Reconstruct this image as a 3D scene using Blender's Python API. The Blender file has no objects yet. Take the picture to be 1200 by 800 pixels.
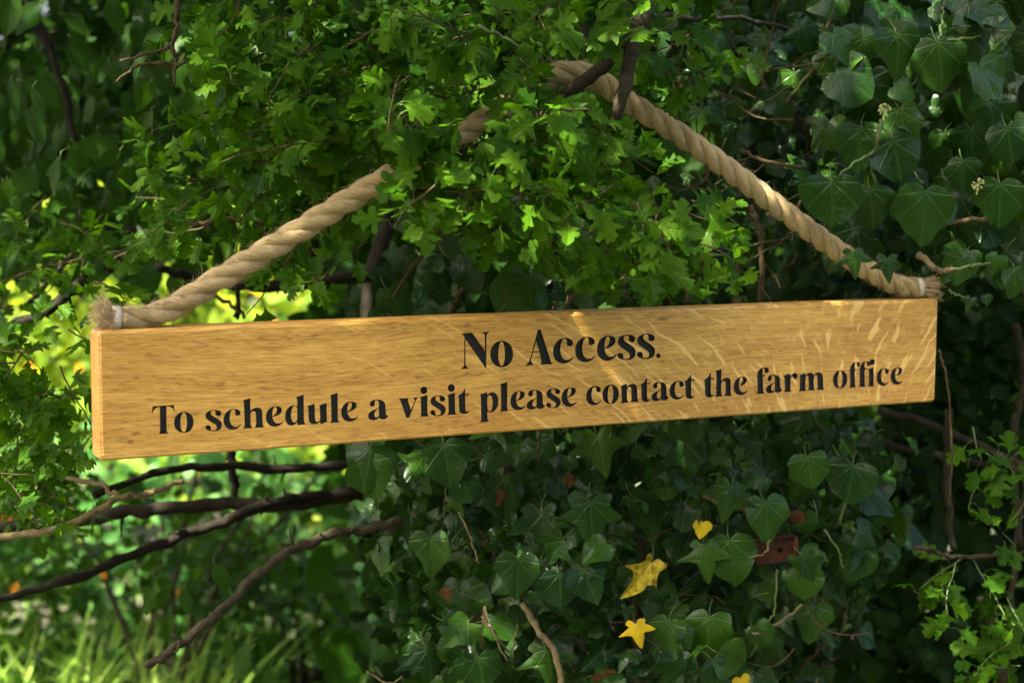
import bpy, bmesh, math, random
import numpy as np
from mathutils import Vector, Matrix, Quaternion

# ------------------------------------------------------------------ camera, sky, sun, exposure
scene = bpy.context.scene
COL = scene.collection
R = math.radians
CAM = Vector((0.0, 0.0, 1.5))
PITCH = R(6.264)
FPX = 2000.0                                     # focal length in photograph pixels (1200 wide)
YAW, TILT = R(26.03), R(-0.384)
BOARD_C = CAM + Vector((0.0599, 1.8113, -0.2301))
BOARD_H = 0.1242

cam_data = bpy.data.cameras.new("camera")
cam = bpy.data.objects.new("camera", cam_data)
COL.objects.link(cam)
cam.location = CAM
cam.rotation_euler = (math.pi / 2 - PITCH, 0, 0)
cam_data.sensor_width = 36
cam_data.lens = 60
cam_data.clip_start = 0.05
cam_data.clip_end = 400
cam_data.dof.use_dof = True
cam_data.dof.focus_distance = 1.79
cam_data.dof.aperture_fstop = 5.2
cam_data.dof.aperture_blades = 8
scene.camera = cam

SUN_EL, SUN_AZ = R(52), R(34)                    # azimuth measured from -X towards -Y
TO_SUN = Vector((-math.cos(SUN_EL) * math.cos(SUN_AZ), -math.cos(SUN_EL) * math.sin(SUN_AZ), math.sin(SUN_EL)))
world = bpy.data.worlds.new("World")
scene.world = world
world.use_nodes = True
wn = world.node_tree
sky = wn.nodes.new("ShaderNodeTexSky")
sky.sky_type = 'NISHITA'
sky.sun_disc = False
sky.sun_elevation = SUN_EL
sky.sun_rotation = math.atan2(TO_SUN.x, TO_SUN.y)
sky.dust_density = 8.0
sky.air_density = 0.7
sky.ozone_density = 0.3
bg = wn.nodes["Background"]
bg.inputs[1].default_value = 0.085
wn.links.new(sky.outputs[0], bg.inputs[0])

sun_data = bpy.data.lights.new("sun", 'SUN')
sun_data.energy = 4.0
sun_data.angle = R(0.53)
sun_data.color = (1.0, 0.93, 0.80)
sun = bpy.data.objects.new("sun", sun_data)
COL.objects.link(sun)
sun.rotation_euler = (-TO_SUN).to_track_quat('-Z', 'Y').to_euler()

scene.view_settings.view_transform = 'Standard'
scene.view_settings.look = 'None'
scene.view_settings.gamma = 1.0
scene.view_settings.exposure = 3.3
scene.cycles.max_bounces = 6
scene.cycles.diffuse_bounces = 2
scene.cycles.glossy_bounces = 2
scene.cycles.transmission_bounces = 4
scene.cycles.transparent_max_bounces = 4

RNG = random.Random(11)
NPR = np.random.default_rng(11)

# ------------------------------------------------------------------ geometry helpers
CP, SP = math.cos(PITCH), math.sin(PITCH)
FWD, UPV = Vector((0, CP, -SP)), Vector((0, SP, CP))


def ray(px, py):
    return FWD + Vector((1, 0, 0)) * ((px - 600) / FPX) + UPV * ((400 - py) / FPX)


def P(px, py, y):
    """Point at world depth y that the photograph shows at pixel px, py."""
    d = ray(px, py)
    return CAM + d * (y / d.y)


def to_px(p):
    v = Vector(p) - CAM
    f = v.dot(FWD)
    if f < 0.05:
        return (-9999, -9999, f)
    return (600 + FPX * v.x / f, 400 - FPX * v.dot(UPV) / f, f)


BX = Vector((math.cos(YAW) * math.cos(TILT), math.sin(YAW) * math.cos(TILT), math.sin(TILT)))
BY = Vector((-math.sin(YAW), math.cos(YAW), 0))
BZ = BX.cross(BY)


def board_y(px):
    """World depth of the board's front plane along image column px."""
    d = ray(px, 437)
    t = (BOARD_C - CAM).dot(BY) / d.dot(BY)
    return (CAM + d * t).y


def px_to_board(px, py):
    d = ray(px, py)
    t = (BOARD_C - CAM).dot(BY) / d.dot(BY)
    q = CAM + d * t - BOARD_C
    return q.dot(BX), q.dot(BZ)


def empty(name, loc=(0, 0, 0), label=None, cat=None, group=None):
    o = bpy.data.objects.new(name, None)
    o.empty_display_size = 0.1
    COL.objects.link(o)
    o.location = loc
    if label:
        o["label"] = label
    if cat:
        o["category"] = cat
    if group:
        o["group"] = group
    return o


def link(name, mesh, parent=None, kind=None, label=None, mats=None):
    """One mesh object; the mesh is given in world coordinates and moved under its parent."""
    o = bpy.data.objects.new(name, mesh)
    COL.objects.link(o)
    if parent is not None:
        o.parent = parent
        o.location = -Vector(parent_world(parent))
    if kind:
        o["kind"] = kind
    if label:
        o["label"] = label
    if mats:
        for m in mats:
            mesh.materials.append(m)
    return o


def parent_world(o):
    p = Vector(o.location)
    while o.parent is not None:
        o = o.parent
        p = p + Vector(o.location)
    return p


def np_mesh(name, verts, tris, uvs=None, smooth=True, mat_idx=None):
    """Mesh from numpy arrays: verts (n,3), tris (m,3), uvs per vertex (n,2)."""
    me = bpy.data.meshes.new(name)
    n, m = len(verts), len(tris)
    me.vertices.add(n)
    me.vertices.foreach_set("co", np.asarray(verts, np.float32).ravel())
    me.loops.add(m * 3)
    me.loops.foreach_set("vertex_index", np.asarray(tris, np.int32).ravel())
    me.polygons.add(m)
    me.polygons.foreach_set("loop_start", np.arange(0, m * 3, 3, dtype=np.int32))
    if smooth:
        me.polygons.foreach_set("use_smooth", np.ones(m, dtype=bool))
    if mat_idx is not None:
        me.polygons.foreach_set("material_index", np.asarray(mat_idx, np.int32))
    if uvs is not None:
        l = me.uv_layers.new(name="UVMap")
        l.data.foreach_set("uv", np.asarray(uvs, np.float32)[np.asarray(tris).ravel()].ravel())
    me.update(calc_edges=True)
    return me


class MB:
    """Collects tubes into one mesh."""

    def __init__(self):
        self.v, self.t, self.uv, self.n = [], [], [], 0

    def add(self, v, t, uv):
        self.v.append(np.asarray(v, float))
        self.t.append(np.asarray(t, int) + self.n)
        self.uv.append(np.asarray(uv, float))
        self.n += len(v)

    def tube(self, pts, radii, sides=6, cap=True, bump=0.0, seed=0):
        pts = [Vector(p) for p in pts]
        k = len(pts)
        if not hasattr(radii, "__len__"):
            radii = [radii] * k
        rs = np.random.default_rng(seed)
        v, uv = [], []
        t0 = (pts[1] - pts[0]).normalized()
        a = t0.orthogonal().normalized()
        L = 0.0
        for i, p in enumerate(pts):
            t = (pts[min(i + 1, k - 1)] - pts[max(i - 1, 0)])
            if t.length < 1e-9:
                t = t0
            t.normalize()
            a = (a - t * a.dot(t)).normalized()
            b = t.cross(a)
            if i:
                L += (pts[i] - pts[i - 1]).length
            rr = radii[i] * (1 + bump * (rs.random() - 0.5))
            for s in range(sides):
                an = 2 * math.pi * s / sides
                r = rr * (1 + bump * (rs.random() - 0.5))
                v.append(tuple(p + a * (math.cos(an) * r) + b * (math.sin(an) * r)))
                uv.append((s / sides, L))
        tr = []
        for i in range(k - 1):
            for s in range(sides):
                q0, q1 = i * sides + s, i * sides + (s + 1) % sides
                tr += [(q0, q1, q1 + sides), (q0, q1 + sides, q0 + sides)]
        if cap:
            for e, flip in ((0, True), (k - 1, False)):
                c = len(v)
                v.append(tuple(pts[e]))
                uv.append((0.5, uv[e * sides][1]))
                for s in range(sides):
                    q0, q1 = e * sides + s, e * sides + (s + 1) % sides
                    tr.append((c, q1, q0) if flip else (c, q0, q1))
        self.add(v, tr, uv)

    def mesh(self, name, smooth=True):
        return np_mesh(name, np.concatenate(self.v), np.concatenate(self.t), np.concatenate(self.uv), smooth)


def catmull(pts, n=8):
    pts = [Vector(p) for p in pts]
    if len(pts) < 3:
        return [pts[0].lerp(pts[-1], i / n) for i in range(n + 1)]
    ext = [pts[0] * 2 - pts[1]] + pts + [pts[-1] * 2 - pts[-2]]
    out = []
    for i in range(1, len(ext) - 2):
        p0, p1, p2, p3 = ext[i - 1:i + 3]
        for j in range(n):
            t = j / n
            out.append(0.5 * ((2 * p1) + (p2 - p0) * t + (2 * p0 - 5 * p1 + 4 * p2 - p3) * t * t + (3 * p1 - p0 - 3 * p2 + p3) * t ** 3))
    out.append(pts[-1])
    return out


def wobble(pts, amp, seed=0):
    r = random.Random(seed)
    return [p + Vector((r.gauss(0, amp), r.gauss(0, amp), r.gauss(0, amp))) if 0 < i else p for i, p in enumerate(pts)]


def lin(a, b, n):
    return [a + (b - a) * i / (n - 1) for i in range(n)]


# ------------------------------------------------------------------ materials
class NT:
    def __init__(self, name):
        self.m = bpy.data.materials.new(name)
        self.m.use_nodes = True
        self.t = self.m.node_tree
        self.b = self.t.nodes["Principled BSDF"]
        self.out = self.t.nodes["Material Output"]

    def put(self, sock, v):
        if v is None:
            return
        if isinstance(v, bpy.types.NodeSocket):
            self.t.links.new(v, sock)
        elif hasattr(sock.default_value, "__len__") and isinstance(v, (tuple, list)) and len(v) == 3 and len(sock.default_value) == 4:
            sock.default_value = (*v, 1)
        else:
            sock.default_value = v

    def n(self, typ, ins=None, **props):
        nd = self.t.nodes.new("ShaderNode" + typ)
        for k, v in props.items():
            setattr(nd, k, v)
        for k, v in (ins or {}).items():
            self.put(nd.inputs[k], v)
        return nd

    def math(self, op, a, b=None, c=None, clamp=False):
        nd = self.n("Math", operation=op, use_clamp=clamp)
        self.put(nd.inputs[0], a)
        self.put(nd.inputs[1], b)
        self.put(nd.inputs[2], c)
        return nd.outputs[0]

    def ramp(self, v, lo, hi, a=0.0, b=1.0):
        nd = self.n("MapRange", {0: v, 1: lo, 2: hi, 3: a, 4: b}, interpolation_type='SMOOTHSTEP')
        return nd.outputs[0]

    def mix(self, f, a, b, mode='MIX'):
        nd = self.n("Mix", data_type='RGBA', blend_type=mode)
        self.put(nd.inputs[0], f)
        self.put(nd.inputs[6], a)
        self.put(nd.inputs[7], b)
        return nd.outputs[2]

    def noise(self, vec, scale, detail=3, rough=0.5, dist=0.0):
        return self.n("TexNoise", {"Vector": vec, "Scale": scale, "Detail": detail, "Roughness": rough, "Distortion": dist}).outputs[0]

    def xyz(self, x, y, z):
        return self.n("CombineXYZ", {0: x, 1: y, 2: z}).outputs[0]

    def bump(self, h, strength=0.3, dist=0.001):
        return self.n("Bump", {"Height": h, "Strength": strength, "Distance": dist}).outputs[0]

    def rnd(self):
        """A random number that differs per leaf, both inside a joined mesh and between leaf objects."""
        a = self.n("NewGeometry").outputs["Random Per Island"]
        b = self.n("ObjectInfo").outputs["Random"]
        s = self.math('ADD', self.math('MULTIPLY', a, 3.71), self.math('MULTIPLY', b, 7.13))
        return self.math('FRACT', s)


def leaf_mat(name, cols, trans, vein=None, vein_amt=0.5, rough=0.38, kind='palmate', tfac=0.3, spots=0.0, coat=0.0, spec=0.06):
    t = NT(name)
    r = t.rnd()
    cr = t.n("ValToRGB", {0: r})
    el = cr.color_ramp.elements
    el[0].color = (*cols[0], 1)
    el[1].color = (*cols[-1], 1)
    for i, c in enumerate(cols[1:-1]):
        e = el.new((i + 1) / (len(cols) - 1))
        e.color = (*c, 1)
    col = cr.outputs[0]
    uv = t.n("UVMap").outputs[0]
    sp = t.n("SeparateXYZ", {0: uv})
    x, y = sp.outputs[0], sp.outputs[1]
    ax = t.math('ABSOLUTE', x)
    obj = t.n("TexCoord").outputs["Object"]
    nz = t.noise(obj, 55.0, 3, 0.6)
    col = t.mix(t.ramp(nz, 0.35, 0.7, 0.0, 0.45), col, (cols[0][0] * 0.55, cols[0][1] * 0.6, cols[0][2] * 0.6))
    height = t.math('MULTIPLY', t.noise(uv, 9.0, 2), 0.35)
    if vein is not None:
        if kind == 'palmate':
            ds = []
            for a in (90, 47, 8, -38):
                ca, sa = math.cos(R(a)), math.sin(R(a))
                d = t.math('ABSOLUTE', t.math('SUBTRACT', t.math('MULTIPLY', ax, sa), t.math('MULTIPLY', y, ca)))
                f = t.math('ADD', t.math('MULTIPLY', ax, ca), t.math('MULTIPLY', y, sa))
                d = t.math('ADD', d, t.math('MULTIPLY', t.math('LESS_THAN', f, 0.0), 1.0))
                ds.append(d)
            d = t.math('MINIMUM', t.math('MINIMUM', ds[0], ds[1]), t.math('MINIMUM', ds[2], ds[3]))
            side = t.n("TexVoronoi", {"Vector": uv, "Scale": 7.0}, feature='DISTANCE_TO_EDGE').outputs[0]
            d2 = side
        else:
            d = ax
            ph = t.math('FRACT', t.math('MULTIPLY', t.math('SUBTRACT', y, t.math('MULTIPLY', ax, 0.85)), 4.2))
            d2 = t.math('MULTIPLY', t.math('ABSOLUTE', t.math('SUBTRACT', ph, 0.5)), 0.5)
        m1 = t.ramp(d, 0.006, 0.03, 1.0, 0.0)
        m2 = t.ramp(d2, 0.01, 0.06, 0.35, 0.0)
        m = t.math('MAXIMUM', m1, m2)
        col = t.mix(t.math('MULTIPLY', m, vein_amt), col, vein)
        height = t.math('ADD', height, t.math('MULTIPLY', m, -0.5))
    if spots > 0:
        s = t.ramp(t.noise(uv, 6.0, 4, 0.7), 0.62 - spots * 0.2, 0.70, 0.0, 1.0)
        col = t.mix(s, col, (0.02, 0.012, 0.005))
    t.put(t.b.inputs["Base Color"], col)
    t.put(t.b.inputs["Roughness"], t.ramp(nz, 0.2, 0.8, rough - 0.06, rough + 0.14))
    t.put(t.b.inputs["Specular IOR Level"], spec)
    if coat:
        t.put(t.b.inputs["Coat Weight"], coat)
        t.put(t.b.inputs["Coat Roughness"], 0.3)
    t.put(t.b.inputs["Normal"], t.bump(height, 0.55, 0.0015))
    tr = t.n("BsdfTranslucent", {0: t.mix(r, trans, tuple(c * 0.6 for c in trans))})
    mx = t.n("MixShader", {0: tfac, 1: t.b.outputs[0], 2: tr.outputs[0]})
    t.t.links.new(mx.outputs[0], t.out.inputs[0])
    return t.m


def bark_mat(name, c1, c2, lichen=None, rough=0.85, scale=60):
    t = NT(name)
    obj = t.n("TexCoord").outputs["Object"]
    a = t.noise(obj, scale, 6, 0.65)
    b = t.noise(obj, scale * 4, 3, 0.6)
    col = t.mix(t.ramp(a, 0.3, 0.7), c1, c2)
    if lichen:
        col = t.mix(t.ramp(t.noise(obj, scale * 0.6, 5, 0.7), 0.56, 0.68, 0, 0.8), col, lichen)
    t.put(t.b.inputs["Base Color"], col)
    t.put(t.b.inputs["Roughness"], rough)
    t.put(t.b.inputs["Specular IOR Level"], 0.15)
    t.put(t.b.inputs["Normal"], t.bump(t.math('ADD', a, t.math('MULTIPLY', b, 0.4)), 0.8, 0.003))
    return t.m


def plain(name, c, rough=0.6, var=0.2, scale=80):
    t = NT(name)
    obj = t.n("TexCoord").outputs["Object"]
    a = t.noise(obj, scale, 4, 0.6)
    t.put(t.b.inputs["Base Color"], t.mix(t.ramp(a, 0.3, 0.7), c, tuple(x * (1 - var) for x in c)))
    t.put(t.b.inputs["Roughness"], rough)
    t.put(t.b.inputs["Normal"], t.bump(a, 0.3, 0.001))
    return t.m


def oak_mat():
    t = NT("oiled_oak")
    obj = t.n("TexCoord").outputs["Object"]
    sp = t.n("SeparateXYZ", {0: obj})
    x, y, z = sp.outputs
    # slow bend of the grain lines, tighter at the left end
    bend = t.math('MULTIPLY', t.math('SUBTRACT', t.noise(t.xyz(t.math('MULTIPLY', x, 3.0), 0.3, t.math('MULTIPLY', z, 5.0)), 1.0, 2), 0.5), 0.035)
    zz = t.math('ADD', z, bend)
    yy = t.math('MULTIPLY', y, 0.6)
    broad = t.noise(t.xyz(t.math('MULTIPLY', x, 2.5), yy, t.math('MULTIPLY', zz, 55)), 1.0, 4, 0.6)
    fine = t.noise(t.xyz(t.math('MULTIPLY', x, 22), t.math('MULTIPLY', y, 300), t.math('MULTIPLY', zz, 420)), 1.0, 3, 0.65)
    pore = t.noise(t.xyz(t.math('MULTIPLY', x, 72), t.math('MULTIPLY', y, 500), t.math('MULTIPLY', zz, 780)), 1.0, 2, 0.5)
    patch = t.noise(t.xyz(t.math('MULTIPLY', x, 4.0), 0.0, t.math('MULTIPLY', z, 16.0)), 1.0, 3)
    col = t.mix(t.ramp(broad, 0.34, 0.66), (0.54, 0.282, 0.046), (0.68, 0.39, 0.078))
    col = t.mix(t.ramp(patch, 0.42, 0.70, 0.0, 0.55), col, (0.45, 0.21, 0.030))
    col = t.mix(t.ramp(fine, 0.44, 0.70, 0.0, 0.62), col, (0.30, 0.13, 0.020))
    porem = t.math('MULTIPLY', t.ramp(pore, 0.54, 0.66), t.ramp(broad, 0.35, 0.6, 1.0, 0.4))
    hair = t.noise(t.xyz(t.math('MULTIPLY', x, 26), t.math('MULTIPLY', y, 700), t.math('MULTIPLY', zz, 950)), 1.0, 2, 0.5)
    col = t.mix(t.ramp(hair, 0.50, 0.66, 0.0, 0.5), col, (0.30, 0.125, 0.018))
    col = t.mix(t.ramp(hair, 0.34, 0.48, 0.3, 0.0), col, (0.78, 0.50, 0.14))
    col = t.mix(t.math('MULTIPLY', porem, 0.85), col, (0.19, 0.075, 0.012))
    # medullary ray flecks: level curves of x + k(x) z, leaning one way on the left and the other at the right end
    kn = t.n("FloatCurve", {1: t.math('ADD', x, 0.5)})
    cv = kn.mapping.curves[0]
    for (a, b) in ((0.25, 0.96), (0.55, 0.86), (0.72, 0.70), (0.80, 0.58), (0.86, 0.50), (0.92, 0.40)):
        cv.points.new(a, b)
    cv.points[0].location = (0, 1.0)
    cv.points[-1].location = (1, 0.30)
    kn.mapping.update()
    k = t.math('MULTIPLY', t.math('SUBTRACT', kn.outputs[0], 0.5), 4.0)
    wob = t.math('MULTIPLY', t.math('SUBTRACT', t.noise(t.xyz(t.math('MULTIPLY', x, 30), 0.7, t.math('MULTIPLY', z, 30)), 1.0, 2), 0.5), 0.022)
    psi = t.math('ADD', t.math('ADD', x, t.math('MULTIPLY', k, z)), wob)
    fl = t.noise(t.xyz(t.math('MULTIPLY', psi, 115), t.math('MULTIPLY', y, 30), t.math('MULTIPLY', z, 26)), 1.0, 1, 0.4)
    thr = t.ramp(x, -0.5, 0.42, 0.66, 0.597)
    fle = t.math('SUBTRACT', fl, thr)
    fleck = t.ramp(fle, 0.0, 0.05)
    fl2 = t.noise(t.xyz(t.math('MULTIPLY', psi, 120), t.math('MULTIPLY', y, 30), t.math('ADD', t.math('MULTIPLY', z, 60), 9.0)), 1.0, 1, 0.4)
    fleck2 = t.math('MULTIPLY', t.ramp(fl2, 0.57, 0.68), 0.32)
    fk = t.math('MAXIMUM', fleck, fleck2)
    fk = t.math('MULTIPLY', fk, t.ramp(x, -0.45, 0.3, 0.16, 0.70))
    col = t.mix(fk, col, (0.84, 0.56, 0.17))
    # two small dark knots
    for (kx, kz, sx, sz) in ((*px_to_board(777, 373), 0.010, 0.0032), (*px_to_board(153, 517), 0.004, 0.0025)):
        dx = t.math('DIVIDE', t.math('SUBTRACT', x, kx), sx)
        dz = t.math('DIVIDE', t.math('SUBTRACT', t.math('ADD', z, t.math('MULTIPLY', t.math('SUBTRACT', fine, 0.5), 0.006)), kz), sz)
        d = t.math('ADD', t.math('MULTIPLY', dx, dx), t.math('MULTIPLY', dz, dz))
        col = t.mix(t.ramp(d, 0.1, 1.2, 0.6, 0.0), col, (0.06, 0.028, 0.01))
    t.put(t.b.inputs["Base Color"], col)
    t.put(t.b.inputs["Roughness"], t.math('SUBTRACT', t.ramp(fine, 0.3, 0.7, 0.42, 0.55), t.math('MULTIPLY', fk, 0.12)))
    h = t.math('SUBTRACT', t.math('MULTIPLY', fine, 0.5), t.math('MULTIPLY', porem, 0.6))
    t.put(t.b.inputs["Normal"], t.bump(h, 0.35, 0.0006))
    return t.m


def rope_mat(name, c1, c2):
    t = NT(name)
    uv = t.n("UVMap").outputs[0]
    sp = t.n("SeparateXYZ", {0: uv})
    u, v = sp.outputs[0], sp.outputs[1]
    obj = t.n("TexCoord").outputs["Object"]
    fib = t.noise(t.xyz(t.math('MULTIPLY', u, 60.0), t.math('MULTIPLY', v, 70), 0.0), 1.0, 4, 0.7)
    fib2 = t.noise(t.xyz(t.math('MULTIPLY', u, 160.0), t.math('MULTIPLY', v, 160), 3.0), 1.0, 2, 0.6)
    dirt = t.noise(obj, 40, 4, 0.6)
    col = t.mix(t.ramp(fib, 0.32, 0.66), c1, c2)
    col = t.mix(t.ramp(fib2, 0.5, 0.75, 0.0, 0.7), col, tuple(min(1, c * 1.35) for c in c2))
    col = t.mix(t.ramp(dirt, 0.48, 0.75, 0.0, 0.5), col, tuple(c * 0.6 for c in c1))
    t.put(t.b.inputs["Base Color"], col)
    t.put(t.b.inputs["Roughness"], 0.9)
    t.put(t.b.inputs["Specular IOR Level"], 0.15)
    t.put(t.b.inputs["Sheen Weight"], 0.25)
    h = t.math('ADD', fib, t.math('MULTIPLY', fib2, 0.6))
    t.put(t.b.inputs["Normal"], t.bump(h, 1.0, 0.002))
    return t.m


def ground_mat():
    t = NT("soil_and_moss")
    obj = t.n("TexCoord").outputs["Object"]
    a = t.noise(obj, 3.0, 6, 0.6)
    b = t.noise(obj, 30.0, 5, 0.7)
    col = t.mix(t.ramp(a, 0.4, 0.6), (0.022, 0.016, 0.009), (0.022, 0.036, 0.008))
    col = t.mix(t.ramp(b, 0.5, 0.7, 0, 0.6), col, (0.05, 0.034, 0.017))
    t.put(t.b.inputs["Base Color"], col)
    t.put(t.b.inputs["Roughness"], 0.95)
    t.put(t.b.inputs["Normal"], t.bump(b, 0.8, 0.02))
    return t.m


M = {}
M['oak'] = oak_mat()
M['black'] = plain("black_paint", (0.009, 0.009, 0.008), 0.75, 0.3, 300)
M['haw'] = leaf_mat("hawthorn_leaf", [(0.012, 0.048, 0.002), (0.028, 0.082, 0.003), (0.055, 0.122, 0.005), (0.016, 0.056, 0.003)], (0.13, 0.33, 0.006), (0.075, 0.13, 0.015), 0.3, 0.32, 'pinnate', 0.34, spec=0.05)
M['haw_dark'] = leaf_mat("hawthorn_painted_shade", [(0.005, 0.021, 0.0015), (0.010, 0.033, 0.002), (0.016, 0.045, 0.002)], (0.06, 0.16, 0.005), None, 0, 0.4, 'pinnate', 0.24, spec=0.03)  # darkened copy of the hawthorn leaf, paints shade into the deep layers
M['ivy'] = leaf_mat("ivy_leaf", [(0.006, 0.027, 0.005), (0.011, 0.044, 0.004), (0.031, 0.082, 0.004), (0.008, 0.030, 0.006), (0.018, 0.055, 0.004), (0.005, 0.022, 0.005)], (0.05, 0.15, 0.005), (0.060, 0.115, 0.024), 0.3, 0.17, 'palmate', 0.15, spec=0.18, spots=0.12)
M['ivy_dark'] = leaf_mat("ivy_painted_shade", [(0.0035, 0.014, 0.002), (0.006, 0.021, 0.002), (0.011, 0.030, 0.002)], (0.03, 0.08, 0.004), (0.03, 0.055, 0.016), 0.3, 0.30, 'palmate', 0.10, spec=0.05)  # ivy leaf colour lowered so gaps between front leaves look shaded
M['yellow'] = leaf_mat("yellow_ivy_leaf", [(0.66, 0.48, 0.015), (0.60, 0.42, 0.015)], (0.7, 0.45, 0.02), (0.72, 0.58, 0.10), 0.3, 0.45, 'palmate', 0.3)
M['yellow_spot'] = leaf_mat("spotted_yellow_leaf", [(0.42, 0.33, 0.02), (0.38, 0.27, 0.02)], (0.4, 0.3, 0.02), (0.42, 0.36, 0.08), 0.3, 0.5, 'palmate', 0.2, spots=1.0)
M['brown'] = leaf_mat("dead_leaf", [(0.085, 0.036, 0.010), (0.05, 0.024, 0.009)], (0.12, 0.05, 0.012), (0.12, 0.07, 0.03), 0.4, 0.6, 'palmate', 0.2)
M['laurel'] = leaf_mat("laurel_leaf", [(0.035, 0.12, 0.025), (0.06, 0.17, 0.035), (0.10, 0.22, 0.05)], (0.16, 0.36, 0.05), (0.12, 0.2, 0.08), 0.3, 0.33, 'pinnate', 0.3)
M['lime'] = leaf_mat("yellow_green_leaf", [(0.10, 0.19, 0.015), (0.15, 0.23, 0.018), (0.22, 0.25, 0.018), (0.08, 0.17, 0.02)], (0.42, 0.55, 0.03), (0.2, 0.3, 0.06), 0.3, 0.4, 'pinnate', 0.45)
M['autumn'] = leaf_mat("orange_leaf", [(0.62, 0.16, 0.015), (0.6, 0.30, 0.02)], (0.7, 0.25, 0.02), None, 0, 0.5, 'pinnate', 0.4)
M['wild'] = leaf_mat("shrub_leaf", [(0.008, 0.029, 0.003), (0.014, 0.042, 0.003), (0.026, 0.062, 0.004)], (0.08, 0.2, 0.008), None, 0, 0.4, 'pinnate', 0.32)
M['grass'] = leaf_mat("grass_blade", [(0.14, 0.28, 0.03), (0.20, 0.36, 0.04), (0.30, 0.42, 0.08)], (0.32, 0.52, 0.06), None, 0, 0.45, 'pinnate', 0.35)
M['petiole'] = plain("green_stalk", (0.07, 0.11, 0.014), 0.5, 0.35)
M['bark'] = bark_mat("hawthorn_bark", (0.022, 0.018, 0.009), (0.044, 0.036, 0.019), (0.085, 0.085, 0.052))
M['bark_dark'] = bark_mat("dark_bark", (0.008, 0.0065, 0.0035), (0.019, 0.015, 0.008))
M['twig_pale'] = bark_mat("pale_twig", (0.105, 0.078, 0.034), (0.165, 0.125, 0.060), (0.20, 0.19, 0.12), 0.8, 90)
M['twig'] = bark_mat("brown_twig", (0.040, 0.028, 0.012), (0.075, 0.053, 0.024), None, 0.8, 120)
M['rope'] = rope_mat("jute_rope", (0.32, 0.215, 0.080), (0.63, 0.46, 0.195))
M['fray'] = plain("frayed_jute", (0.58, 0.41, 0.22), 0.9, 0.4, 200)
M['tape'] = plain("pale_tape", (0.60, 0.52, 0.40), 0.45, 0.15, 200)
M['rust'] = bark_mat("rusty_iron", (0.028, 0.009, 0.004), (0.062, 0.021, 0.007), (0.030, 0.012, 0.006), 0.6, 90)
M['soil'] = ground_mat()
M['flower'] = plain("ivy_flower", (0.36, 0.40, 0.12), 0.6, 0.3)

# ------------------------------------------------------------------ leaf shapes
HALF = {
    'ivy_star': [(0, 0), (0.10, -0.12), (0.26, -0.19), (0.40, -0.10), (0.33, 0.05), (0.48, 0.17), (0.68, 0.34), (0.48, 0.37), (0.25, 0.42), (0.22, 0.58), (0.12, 0.80), (0, 1.0)],
    'ivy_tri': [(0, 0), (0.12, -0.13), (0.32, -0.15), (0.48, -0.02), (0.55, 0.20), (0.53, 0.34), (0.38, 0.48), (0.27, 0.66), (0.15, 0.85), (0, 1.0)],
    'ivy_heart': [(0, 0), (0.16, -0.12), (0.40, -0.06), (0.54, 0.14), (0.56, 0.34), (0.46, 0.54), (0.30, 0.74), (0.14, 0.90), (0, 1.0)],
    'ivy_round': [(0, 0), (0.14, -0.10), (0.38, -0.10), (0.56, 0.06), (0.62, 0.28), (0.55, 0.48), (0.38, 0.66), (0.20, 0.80), (0, 0.88)],
    'haw_a': [(0, 0), (0.06, 0.14), (0.17, 0.25), (0.36, 0.29), (0.47, 0.36), (0.44, 0.45), (0.30, 0.46), (0.17, 0.47), (0.22, 0.56), (0.40, 0.66), (0.42, 0.75), (0.30, 0.77), (0.16, 0.75), (0.20, 0.84), (0.19, 0.93), (0.10, 0.95), (0, 1.0)],
    'haw_b': [(0, 0), (0.05, 0.18), (0.16, 0.30), (0.33, 0.38), (0.38, 0.48), (0.28, 0.52), (0.17, 0.54), (0.25, 0.64), (0.34, 0.76), (0.29, 0.83), (0.17, 0.82), (0.18, 0.92), (0.08, 0.97), (0, 1.0)],
    'oval': [(0, 0), (0.10, 0.06), (0.22, 0.20), (0.29, 0.40), (0.27, 0.60), (0.17, 0.82), (0.06, 0.96), (0, 1.0)],
    'lance': [(0, 0), (0.08, 0.10), (0.15, 0.32), (0.155, 0.52), (0.10, 0.78), (0, 1.0)],
}


def outline(kind, sub, jit=0.0, seed=0):
    h = HALF[kind]
    rs = random.Random(seed)

    def half(sign):
        pts = [Vector((x * sign * (1 + rs.uniform(-jit, jit)), y + rs.uniform(-jit, jit) * 0.3 * (x > 0), 0)) for x, y in h]
        return catmull(pts, sub) if sub > 1 else pts
    a = half(1)
    b = half(-1)
    return [(p.x, p.y) for p in a] + [(p.x, p.y) for p in reversed(b[1:-1])]


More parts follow.
